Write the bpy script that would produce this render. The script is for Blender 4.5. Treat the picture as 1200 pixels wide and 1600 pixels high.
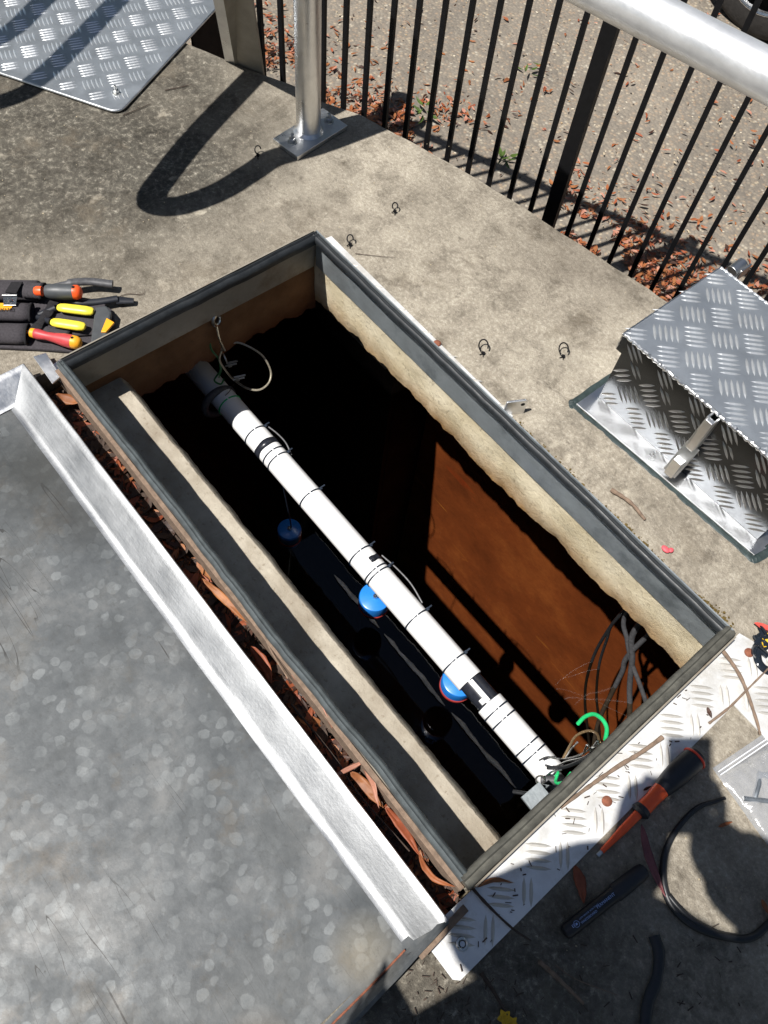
import bpy, bmesh, math, random
from mathutils import Vector, Matrix, noise
random.seed(7)
R=math.radians
SC=bpy.context.scene
C=SC.collection
for o in list(bpy.data.objects): bpy.data.objects.remove(o)

# ------------------------------------------------------------------ camera
CAMZ=1.34; FPX=1245.0
CX=Vector((0.63509274,0.76878577,0.07500434)); CY=Vector((0.69888542,-0.53055148,-0.47966061)); CZv=Vector((-0.32896258,0.35704841,-0.87424256))
cam_d=bpy.data.cameras.new('camera'); cam=bpy.data.objects.new('camera',cam_d); C.objects.link(cam)
cam.matrix_world=Matrix(((CX.x,-CY.x,-CZv.x,0),(CX.y,-CY.y,-CZv.y,0),(CX.z,-CY.z,-CZv.z,CAMZ),(0,0,0,1)))
cam_d.sensor_fit='VERTICAL'; cam_d.sensor_height=36; cam_d.lens=FPX/1600*36
cam_d.clip_start=0.005; cam_d.clip_end=500
SC.camera=cam
SC.render.resolution_x=768; SC.render.resolution_y=1024
def P(px,py,z=0.0):
    """point of the horizontal plane z that was measured at this place of the photo"""
    v=CX*(px-600)+CY*(py-800)+CZv*FPX
    return Vector((0,0,CAMZ))+v*((z-CAMZ)/v.z)
def PY(px,py,y):
    v=CX*(px-600)+CY*(py-800)+CZv*FPX
    return Vector((0,0,CAMZ))+v*(y/v.y)

# ------------------------------------------------------------------ light
SUN=Vector((0.1224,0.495,-1)).normalized()
elev=math.asin(-SUN.z)
w=bpy.data.worlds.new('World'); SC.world=w; w.use_nodes=True
nt=w.node_tree; bg=nt.nodes['Background']
sky=nt.nodes.new('ShaderNodeTexSky'); sky.sky_type='NISHITA'; sky.sun_disc=False
sky.sun_elevation=elev; sky.sun_rotation=math.atan2(-SUN.x,-SUN.y); sky.air_density=1.0; sky.dust_density=0.6
nt.links.new(sky.outputs[0],bg.inputs[0]); bg.inputs[1].default_value=0.05
sd=bpy.data.lights.new('sun','SUN'); sd.energy=5.0; sd.angle=R(0.53); sd.color=(1,0.965,0.915)
so=bpy.data.objects.new('sun',sd); C.objects.link(so); so.rotation_euler=SUN.to_track_quat('-Z','Y').to_euler(); so.location=(-1,-3,6)
SC.view_settings.view_transform='Standard'; SC.view_settings.look='None'; SC.view_settings.gamma=1; SC.view_settings.exposure=0.46
SC.render.engine='CYCLES'

# ------------------------------------------------------------------ materials
def srgb(r,g,b):
    f=lambda c:(c/255/12.92 if c/255<=.04045 else ((c/255+.055)/1.055)**2.4)
    return (f(r),f(g),f(b),1)
class N:
    def __init__(s,name):
        s.m=bpy.data.materials.new(name); s.m.use_nodes=True; s.t=s.m.node_tree; s.b=s.t.nodes['Principled BSDF']
        s.tc=s.t.nodes.new('ShaderNodeTexCoord')
    def n(s,ty,**k):
        x=s.t.nodes.new('ShaderNode'+ty)
        for a,v in k.items(): setattr(x,a,v)
        return x
    def link(s,a,b): s.t.links.new(a,b)
    def coord(s,scale=(1,1,1),rot=(0,0,0),src='Object'):
        mp=s.n('Mapping'); mp.inputs['Scale'].default_value=scale if hasattr(scale,'__len__') else (scale,)*3
        mp.inputs['Rotation'].default_value=rot
        s.link(s.tc.outputs[src],mp.inputs[0]); return mp.outputs[0]
    def noise(s,scale,detail=4,rough=.55,vec=None,dist=0):
        x=s.n('TexNoise'); x.inputs['Scale'].default_value=scale; x.inputs['Detail'].default_value=detail; x.inputs['Roughness'].default_value=rough; x.inputs['Distortion'].default_value=dist
        s.link(vec or s.tc.outputs['Object'],x.inputs['Vector']); return x.outputs['Fac']
    def voro(s,scale,feature='F1',vec=None,out='Distance',rnd=1):
        x=s.n('TexVoronoi',feature=feature); x.inputs['Scale'].default_value=scale; x.inputs['Randomness'].default_value=rnd
        s.link(vec or s.tc.outputs['Object'],x.inputs['Vector']); return x.outputs[out]
    def ramp(s,fac,stops,interp='LINEAR'):
        x=s.n('ValToRGB'); cr=x.color_ramp; cr.interpolation=interp
        while len(cr.elements)<len(stops): cr.elements.new(.5)
        for e,(p,c) in zip(cr.elements,stops):
            e.position=p; e.color=c if hasattr(c,'__len__') else (c,c,c,1)
        s.link(fac,x.inputs[0]); return x.outputs[0]
    def mix(s,fac,a,b,mode='MIX'):
        x=s.n('Mix',data_type='RGBA',blend_type=mode)
        for sock,v in ((x.inputs[0],fac),(x.inputs[6],a),(x.inputs[7],b)):
            if isinstance(v,bpy.types.NodeSocket): s.link(v,sock)
            else: sock.default_value=v
        return x.outputs[2]
    def math(s,op,a,b=0.0,clamp=False):
        x=s.n('Math',operation=op,use_clamp=clamp)
        for sock,v in ((x.inputs[0],a),(x.inputs[1],b)):
            if isinstance(v,bpy.types.NodeSocket): s.link(v,sock)
            else: sock.default_value=v
        return x.outputs[0]
    def set(s,**k):
        for a,v in k.items():
            sock=s.b.inputs[{'color':'Base Color','rough':'Roughness','metal':'Metallic','spec':'Specular IOR Level','coat':'Coat Weight','alpha':'Alpha','trans':'Transmission Weight','sheen':'Sheen Weight','sss':'Subsurface Weight'}[a]]
            if isinstance(v,bpy.types.NodeSocket): s.link(v,sock)
            else: sock.default_value=v
        return s
    def bump(s,h,strength=.5,dist=.002):
        x=s.n('Bump'); x.inputs['Strength'].default_value=strength; x.inputs['Distance'].default_value=dist
        s.link(h,x.inputs['Height']); s.link(x.outputs[0],s.b.inputs['Normal'])
        return s

def blob(a,cx,cy,r0,r1):
    """stain and shade mask: 1 inside r0, 0 outside r1 around a place on the slab, with a ragged edge"""
    sep=a.n('SeparateXYZ'); a.link(a.tc.outputs['Object'],sep.inputs[0])
    dx=a.math('SUBTRACT',sep.outputs[0],cx); dy=a.math('SUBTRACT',sep.outputs[1],cy)
    d=a.math('SQRT',a.math('ADD',a.math('MULTIPLY',dx,dx),a.math('MULTIPLY',dy,dy)))
    d=a.math('ADD',d,a.math('MULTIPLY',a.math('SUBTRACT',a.noise(5,5,.65),.5),.55*r1))
    mr=a.n('MapRange'); mr.inputs[1].default_value=r0; mr.inputs[2].default_value=r1; mr.inputs[3].default_value=1; mr.inputs[4].default_value=0
    a.link(d,mr.inputs[0]); return mr.outputs[0]

def mat_slab():
    a=N('weathered concrete')
    base=a.ramp(a.noise(3.2,6,.6),[(.3,srgb(152,146,135)),(.5,srgb(184,177,164)),(.7,srgb(208,201,187))])
    fine=a.ramp(a.noise(120,6,.75),[(.3,srgb(98,92,83)),(.5,srgb(152,144,131)),(.68,srgb(214,208,196))])
    c=a.mix(.5,base,fine)
    # dark lichen upper left; in the working corner painted darkening deepens the cast shadow
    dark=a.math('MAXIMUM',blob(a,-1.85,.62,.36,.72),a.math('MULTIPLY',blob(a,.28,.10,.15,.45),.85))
    lich_shade=a.ramp(a.noise(62,9,.8,dist=.4),[(.34,srgb(46,45,42)),(.47,srgb(74,72,67)),(.54,srgb(98,95,88)),(.60,srgb(138,134,124)),(.66,srgb(192,188,177))])
    c=a.mix(a.math('MULTIPLY',dark,.92),c,lich_shade)
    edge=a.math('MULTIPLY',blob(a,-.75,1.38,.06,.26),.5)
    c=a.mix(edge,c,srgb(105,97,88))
    spots=a.ramp(a.noise(14,5,.6,dist=.4),[(.62,0.0),(.7,1.0)])
    c=a.mix(a.math('MULTIPLY',spots,.65),c,srgb(206,199,184))
    st=a.ramp(a.noise(7,6,.7),[(.56,0.0),(.66,1.0)])
    c=a.mix(a.math('MULTIPLY',st,.55),c,srgb(112,103,90))
    big=a.ramp(a.noise(1.6,7,.7,dist=.5),[(.42,0.0),(.62,1.0)])
    c=a.mix(a.math('MULTIPLY',big,.4),c,srgb(122,116,106))
    drk=a.ramp(a.noise(52,8,.8),[(.56,0.0),(.64,1.0)])
    c=a.mix(a.math('MULTIPLY',drk,.4),c,srgb(84,78,70))
    cl=a.ramp(a.noise(11,9,.78,dist=.3),[(.34,srgb(168,164,158)),(.5,srgb(236,233,228)),(.6,srgb(255,253,248))])
    c=a.mix(.9,c,cl,'MULTIPLY')
    drip=a.ramp(a.noise(26,7,.7,dist=1.2),[(.60,0.0),(.66,1.0)])
    c=a.mix(a.math('MULTIPLY',drip,.4),c,srgb(92,84,74))
    agg=a.ramp(a.voro(230,out='Distance'),[(.0,1.0),(.16,0.0)])
    aggm=a.ramp(a.noise(60,3,.6),[(.52,0.0),(.6,1.0)])
    c=a.mix(a.math('MULTIPLY',agg,a.math('MULTIPLY',aggm,.6)),c,srgb(226,220,208))
    pit=a.ramp(a.voro(95),[(.0,1.0),(.09,0.0)])
    c=a.mix(a.math('MULTIPLY',pit,.55),c,srgb(60,52,45))
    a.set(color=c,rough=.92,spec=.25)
    h=a.math('ADD',a.noise(90,8,.75),a.math('MULTIPLY',a.noise(320,3,.6),.5))
    a.bump(h,.95,.0045); return a.m
def mat_cream(name,c0,c1,stain,zlow=-.19):
    a=N(name)
    c=a.ramp(a.noise(9,6,.65),[(.35,c0),(.65,c1)])
    sep=a.n('SeparateXYZ'); a.link(a.tc.outputs['Object'],sep.inputs[0])
    z=a.math('ADD',sep.outputs[2],a.math('MULTIPLY',a.math('SUBTRACT',a.noise(8,6,.7),.5),.11))
    mr=a.n('MapRange'); mr.inputs[1].default_value=zlow-.01; mr.inputs[2].default_value=zlow+.075; mr.inputs[3].default_value=.95; mr.inputs[4].default_value=0
    a.link(z,mr.inputs[0])
    c=a.mix(mr.outputs[0],c,stain)
    c=a.mix(a.math('MULTIPLY',a.ramp(a.noise(70,5,.7),[(.58,0.0),(.66,1.0)]),.4),c,srgb(96,76,54))
    c=a.mix(a.math('MULTIPLY',a.ramp(a.voro(150),[(.0,1.0),(.14,0.0)]),.5),c,srgb(92,80,66))
    a.set(color=c,rough=.9,spec=.2); a.bump(a.noise(75,9,.8),.9,.005); return a.m
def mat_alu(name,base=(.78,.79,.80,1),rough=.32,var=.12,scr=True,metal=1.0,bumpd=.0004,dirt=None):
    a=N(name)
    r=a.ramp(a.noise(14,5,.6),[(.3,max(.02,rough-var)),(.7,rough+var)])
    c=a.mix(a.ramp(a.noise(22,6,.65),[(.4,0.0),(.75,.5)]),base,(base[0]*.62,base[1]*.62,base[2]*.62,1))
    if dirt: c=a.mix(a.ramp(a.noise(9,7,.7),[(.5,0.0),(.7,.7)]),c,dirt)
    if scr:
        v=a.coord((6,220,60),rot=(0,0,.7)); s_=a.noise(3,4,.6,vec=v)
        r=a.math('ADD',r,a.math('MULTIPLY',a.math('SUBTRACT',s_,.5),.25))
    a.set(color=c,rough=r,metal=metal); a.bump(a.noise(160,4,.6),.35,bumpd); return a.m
def simple(name,col,rough=.5,metal=0,var=.15,scale=40,bump=0,bd=.001,spec=.5,coat=0):
    a=N(name)
    dk=tuple(c*(1-var) for c in col[:3])+(1,); lt=tuple(min(1,c*(1+var)) for c in col[:3])+(1,)
    a.set(color=a.ramp(a.noise(scale,5,.6),[(.3,dk),(.7,lt)]),rough=a.ramp(a.noise(scale*.7,4),[(.3,max(0,rough-.08)),(.7,min(1,rough+.08))]),metal=metal,spec=spec,coat=coat)
    if bump: a.bump(a.noise(scale*3,5,.65),bump,bd)
    return a.m
def mat_lid():
    a=N('mottled sheet aluminium')
    c=a.ramp(a.noise(5,8,.72),[(.3,srgb(60,64,67)),(.5,srgb(86,89,91)),(.7,srgb(114,114,113))])
    wv=a.n('TexNoise'); wv.inputs['Scale'].default_value=24; wv.inputs['Detail'].default_value=5; a.link(a.tc.outputs['Object'],wv.inputs['Vector'])
    mxv=a.n('Mix',data_type='VECTOR'); mxv.inputs[0].default_value=.03; a.link(a.tc.outputs['Object'],mxv.inputs[4]); a.link(wv.outputs['Color'],mxv.inputs[5])
    tot=None
    for sc,f,g0 in ((44,.42,(.36,.56)),(31,.28,(.46,.6))):
        v=a.n('TexVoronoi',feature='F1'); v.inputs['Scale'].default_value=sc; v.inputs['Randomness'].default_value=.9; a.link(mxv.outputs[1],v.inputs['Vector'])
        cell=a.ramp(v.outputs['Distance'],[(.40,1.0),(.47,0.0)]); gate=a.ramp(a.noise(6+sc*.1,5,.6),[(g0[0],0.0),(g0[1],1.0)])
        sep=a.n('SeparateColor'); a.link(v.outputs['Color'],sep.inputs[0])
        cell=a.math('MULTIPLY',a.math('MULTIPLY',cell,gate),a.math('ADD',a.math('MULTIPLY',sep.outputs[0],.8),.1))
        c=a.mix(a.math('MULTIPLY',cell,f),c,srgb(142,146,147))
        tot=cell
    c=a.mix(a.math('MULTIPLY',a.ramp(a.noise(7,9,.75),[(.54,0.0),(.66,1.0)]),.4),c,srgb(90,80,66))
    c=a.mix(a.math('MULTIPLY',a.ramp(a.noise(3,8,.7,dist=.8),[(.5,0.0),(.54,1.0)]),.28),c,srgb(66,68,68))
    c=a.mix(a.math('MULTIPLY',blob(a,-.42,.28,.03,.12),.7),c,srgb(50,51,49))
    c=a.mix(a.math('MULTIPLY',blob(a,-.29,.29,.01,.09),.6),c,srgb(52,52,50))
    c=a.mix(a.math('MULTIPLY',a.ramp(a.voro(30),[(.0,1.0),(.05,0.0)]),.7),c,srgb(42,36,30))
    c=a.mix(a.math('MULTIPLY',blob(a,.60,.25,.01,.06),.3),c,srgb(150,138,112))
    c=a.mix(a.math('MULTIPLY',blob(a,.60,.06,.01,.06),.3),c,srgb(120,100,74))
    c=a.mix(a.math('MULTIPLY',a.ramp(a.noise(85,6,.75),[(.55,0.0),(.65,1.0)]),.28),c,srgb(58,58,56))
    # scratches
    for rot,th in ((.5,.0022),(-.9,.0018),(1.4,.0022)):
        v=a.coord((1.2,22,1),rot=(0,0,rot)); n_=a.noise(1.0,2,.5,vec=v,dist=.3)
        l=a.math('COMPARE',n_,.5); l.node.inputs[2].default_value=th
        g=a.ramp(a.noise(4+rot,3,.5),[(.56,0.0),(.62,1.0)])
        c=a.mix(a.math('MULTIPLY',a.math('MULTIPLY',l,g),.7),c,srgb(38,36,34))
    a.set(color=c,metal=.2,spec=.35,rough=a.ramp(a.noise(22,7,.7),[(.3,.42),(.7,.68)]))
    a.bump(a.math('ADD',a.noise(60,7,.7),a.math('MULTIPLY',tot,.25)),.3,.0012); return a.m
def mat_gravel():
    a=N('gravel ground')
    vo=a.n('TexVoronoi',feature='F1'); vo.inputs['Scale'].default_value=85; a.link(a.tc.outputs['Object'],vo.inputs['Vector'])
    sep=a.n('SeparateColor'); a.link(vo.outputs['Color'],sep.inputs[0])
    st=a.ramp(sep.outputs[0],[(0,srgb(78,70,62)),(.35,srgb(118,106,92)),(.6,srgb(140,128,110)),(.8,srgb(160,126,92)),(.92,srgb(196,178,146)),(1,srgb(206,198,180))])
    c=a.mix(a.ramp(vo.outputs['Distance'],[(.25,0.0),(.6,.7)]),st,srgb(74,66,58))
    c=a.mix(.6,c,a.ramp(a.noise(2.2,9,.75),[(.3,srgb(108,104,98)),(.7,srgb(154,146,134))]))
    a.set(color=c,rough=.95,spec=.2)
    h=a.math('SUBTRACT',a.math('MULTIPLY',a.noise(70,6,.7),.7),vo.outputs['Distance'])
    a.bump(h,.6,.005); return a.m
def mat_rust():
    a=N('rusty tank wall')
    c=a.ramp(a.noise(2.2,7,.68),[(.28,srgb(82,46,28)),(.5,srgb(126,74,44)),(.72,srgb(170,112,66))])
    c=a.mix(.25,c,a.ramp(a.noise(14,8,.7),[(.3,srgb(60,28,14)),(.6,srgb(112,58,28)),(.8,srgb(150,96,46))]))
    def scratch(rot,sc,th,col,f):
        nonlocal c
        v=a.coord((sc[0],1,sc[1]),rot=(0,rot,0)); n_=a.noise(1.0,2,.5,vec=v)
        l=a.math('COMPARE',n_,.5); l.node.inputs[2].default_value=th
        g=a.ramp(a.noise(3.1+rot,3,.5),[(.6,0.0),(.66,1.0)])
        c=a.mix(a.math('MULTIPLY',a.math('MULTIPLY',l,g),f),c,col)
    scratch(.45,(.35,5),.006,srgb(190,140,66),.7); scratch(-.5,(.6,6),.004,srgb(150,62,26),.6); scratch(1.2,(.7,6),.003,srgb(180,120,56),.5)
    a.set(color=c,rough=.75,spec=.25); a.bump(a.noise(18,6,.7),.4,.006); return a.m
def mat_water():
    a=N('dark water'); t=a.t; t.nodes.remove(a.b)
    fr=a.n('Fresnel'); fr.inputs[0].default_value=1.33
    gl=a.n('BsdfGlossy'); gl.inputs['Roughness'].default_value=.01; gl.inputs['Color'].default_value=(1,1,1,1)
    tr=a.n('BsdfTransparent'); tr.inputs['Color'].default_value=(.86,.74,.60,1)
    bp=a.n('Bump'); bp.inputs['Strength'].default_value=.12; bp.inputs['Distance'].default_value=.004
    a.link(a.noise(9,2,.5),bp.inputs['Height']); a.link(bp.outputs[0],gl.inputs['Normal']); a.link(bp.outputs[0],fr.inputs['Normal'])
    mx=a.n('MixShader'); a.link(fr.outputs[0],mx.inputs[0]); a.link(tr.outputs[0],mx.inputs[1]); a.link(gl.outputs[0],mx.inputs[2])
    a.link(mx.outputs[0],t.nodes['Material Output'].inputs[0]); return a.m
def mat_leaf(name,c0,c1):
    a=N(name); c=a.ramp(a.noise(22,5,.6),[(.3,c0),(.7,c1)])
    c=a.mix(a.ramp(a.noise(60,7,.75),[(.5,0.0),(.7,.55)]),c,(c1[0]*.35,c1[1]*.32,c1[2]*.3,1)); sp=a.ramp(a.voro(160),[(.0,1.0),(.16,0.0)])
    c=a.mix(a.math('MULTIPLY',sp,.5),c,srgb(52,26,14)); a.set(color=c,rough=.55,spec=.4)
    a.bump(a.noise(90,4,.6),.4,.001); return a.m
def mat_bag():
    a=N('clear plastic film'); t=a.t; t.nodes.remove(a.b)
    lw=a.n('LayerWeight'); lw.inputs[0].default_value=.35
    gl=a.n('BsdfGlossy'); gl.inputs['Roughness'].default_value=.09
    tr=a.n('BsdfTransparent'); tr.inputs['Color'].default_value=(.9,.92,.94,1)
    df=a.n('BsdfDiffuse'); df.inputs['Color'].default_value=(.75,.77,.8,1)
    bp=a.n('Bump'); bp.inputs['Strength'].default_value=.6; bp.inputs['Distance'].default_value=.006
    v=a.coord((30,8,10),rot=(0,0,.5)); a.link(a.noise(1.2,5,.6,vec=v,dist=.6),bp.inputs['Height']); a.link(bp.outputs[0],gl.inputs['Normal'])
    m1=a.n('MixShader'); m1.inputs[0].default_value=.3; a.link(tr.outputs[0],m1.inputs[1]); a.link(df.outputs[0],m1.inputs[2])
    m2=a.n('MixShader'); f=a.math('ADD',a.math('MULTIPLY',lw.outputs['Fresnel'],.9),.16,clamp=True); a.link(f,m2.inputs[0]); a.link(m1.outputs[0],m2.inputs[1]); a.link(gl.outputs[0],m2.inputs[2])
    a.link(m2.outputs[0],t.nodes['Material Output'].inputs[0]); return a.m
M=dict(
 slab=mat_slab(),
 cream=mat_cream('cream concrete edge',srgb(206,192,160),srgb(234,222,194),srgb(158,120,74)),
 brownc=mat_cream('brown stained concrete',srgb(110,78,52),srgb(136,100,70),srgb(92,54,32),-.21),
 ledge=mat_cream('ledge concrete',srgb(160,151,135),srgb(194,186,170),srgb(104,84,64),-.16),
 alu=mat_alu('brushed aluminium',rough=.36),
 aluplate=mat_alu('aluminium tread plate',base=(.60,.64,.68,1),rough=.38,var=.06,scr=False,bumpd=.0003,metal=.85),
 ridge=mat_alu('bright tread ridges',base=(.80,.82,.83,1),rough=.34,var=.05,scr=False,metal=.8),
 ridgedim=mat_alu('tread ridges with painted dark reflection',base=(.34,.33,.32,1),rough=.32,var=.05,scr=False,metal=.9),  # darker copy of the ridges for the dark-reflecting upright box faces
 ridgeworn=mat_alu('dirty tread ridges',base=(.56,.54,.50,1),rough=.5,var=.1,scr=False,metal=.4),
 alufront=mat_alu('polished tread plate with painted dark reflection',base=(.07,.075,.082,1),rough=.22,var=.04,scr=False,bumpd=.0002),  # near-black colour paints the dark reflection on the upright box faces
 flange=mat_alu('worn white tread plate',base=(.78,.78,.77,1),rough=.42,var=.1,metal=.35,bumpd=.0008,dirt=srgb(170,164,150)),
 alubright=mat_alu('bright bent aluminium',base=(.86,.86,.86,1),rough=.34,var=.08,scr=False),
 rim=mat_alu('rolled aluminium rim',base=(.40,.41,.42,1),rough=.44,var=.05,scr=True,bumpd=.0006),
 railwhite=mat_alu('satin aluminium tube',base=(.82,.83,.84,1),rough=.42,var=.06,scr=True,metal=.7,bumpd=.0003),
 galv=mat_alu('galvanised strip',base=(.40,.44,.46,1),rough=.5,var=.14,metal=.7,bumpd=.0012,dirt=srgb(96,104,108)),
 galvdark=mat_alu('stained galvanised strip',base=(.30,.27,.22,1),rough=.6,var=.1,metal=.3,bumpd=.0008,dirt=srgb(104,76,44)),
 lid=mat_lid(), gravel=mat_gravel(), rust=mat_rust(), water=mat_water(),
 rubber=simple('weathered black rubber',(.018,.021,.024,1),.5,0,.3,60,.4,.0008),
 rubbergrey=simple('dusty grey rubber',(.07,.082,.086,1),.55,0,.3,50,.5,.0008),
 rubberdust=simple('dust covered rubber',(.085,.083,.070,1),.75,0,.35,60,.5,.0008),
 black=simple('black powder coat',(.008,.008,.009,1),.6,0,.2,60,spec=.15),
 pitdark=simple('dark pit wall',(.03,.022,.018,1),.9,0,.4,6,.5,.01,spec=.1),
 pvc=simple('white pvc',(.84,.84,.84,1),.32,0,.03,15),
 tie=simple('dark blue black nylon',(.012,.02,.035,1),.45,0,.2,80),
 tape=simple('black tape',(.02,.022,.03,1),.28,0,.3,60,.3,.0006),
 blue=simple('blue plastic cap',(.02,.20,.66,1),.3,0,.08,30,coat=.2),
 red=simple('red rubber ring',(.30,.02,.015,1),.5),
 steel=mat_alu('stainless steel',base=(.62,.62,.6,1),rough=.28,var=.1,scr=False),
 rustbolt=simple('rusty bolt head',(.22,.075,.04,1),.8,0,.35,150,.8,.002),
 green=simple('green insulated wire',(.02,.50,.16,1),.4,0,.1,60),
 wirebrown=simple('twisted brown wire',(.25,.17,.09,1),.45,.4,.4,300),
 cable=simple('black cable sheath',(.015,.016,.018,1),.42,0,.25,120),
 cablegrey=simple('dusty cable sheath',(.07,.07,.075,1),.5,0,.3,120),
 sealant=simple('dark grey sealant',(.03,.045,.045,1),.45,0,.3,60,.6,.002),
 fabric=simple('charcoal woven fabric',(.055,.05,.055,1),.95,0,.25,260,.6,.0012,spec=.2),
 fabricdark=simple('black binding tape',(.02,.019,.021,1),.9,0,.25,260,.6,.001,spec=.2),
 grip=simple('grey rubber grip',(.06,.065,.07,1),.5,0,.12,80),
 gripblack=simple('black rubber grip',(.012,.014,.02,1),.5,0,.12,80),
 orange=simple('orange plastic',(.85,.10,.02,1),.4,0,.08,60),
 yellow=simple('yellow plastic',(.85,.72,.06,1),.4,0,.08,60),
 amber=simple('amber plastic',(.85,.38,.02,1),.4,0,.08,60),
 redgrip=simple('worn red grip',(.48,.05,.055,1),.5,0,.15,60),
 print=simple('pale blue print',(.30,.42,.72,1),.6),
 penblack=simple('matt black plastic',(.012,.012,.016,1),.4),
 leafbrown=mat_leaf('brown leaf',srgb(112,66,38),srgb(160,104,62)),
 leafred=mat_leaf('red brown leaf',srgb(112,54,32),srgb(156,84,52)),
 leaforange=mat_leaf('orange leaf',srgb(112,58,30),srgb(160,96,56)),
 leafpink=mat_leaf('pinkish leaf',srgb(140,92,74),srgb(184,132,110)),
 leafpurple=mat_leaf('dull purple leaf',srgb(92,52,58),srgb(126,74,76)),
 leafdark=mat_leaf('dark leaf',srgb(36,22,15),srgb(72,42,27)),
 leafgreen=mat_leaf('weed leaf',srgb(42,64,20),srgb(84,104,40)),
 leafyellow=mat_leaf('yellow petal',srgb(206,160,20),srgb(228,190,50)),
 twig=simple('weathered twig',(.20,.14,.10,1),.9,0,.3,90,.7,.002),
 twigdark=simple('dark twig',(.06,.04,.03,1),.9,0,.3,90,.7,.002),
 moss=simple('brown moss',(.12,.085,.03,1),1,0,.5,90,.8,.003,spec=.1),
 mortar=mat_cream('cream mortar',srgb(160,146,122),srgb(192,178,152),srgb(120,100,70),-.5),
 tyre=simple('tyre rubber',(.035,.033,.032,1),.85,0,.3,30,.5,.003),
 carpaint=simple('silver car paint',(.5,.5,.52,1),.3,.6,.05,20,coat=.6),
 wheel=mat_alu('alloy wheel',base=(.75,.76,.78,1),rough=.3,scr=False),
 glass=simple('dark car glass',(.01,.012,.014,1),.08),
 sun_streak=simple('pale painted sun streak',(.80,.78,.70,1),.6,0,.25,40),
 bag=mat_bag(),
 skin=simple('skin',(.50,.30,.21,1),.5,0,.08,20), cloth=simple('navy work shirt',(.02,.03,.06,1),.9,0,.2,80), trouser=simple('dark work trousers',(.03,.03,.03,1),.9,0,.2,80), hair=simple('dark hair',(.02,.014,.01,1),.6), boot=simple('brown leather boot',(.08,.05,.03,1),.6),
)

RIDGE={M['aluplate']:M['ridge'],M['alufront']:M['ridgedim'],M['flange']:M['ridgeworn']}
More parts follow.
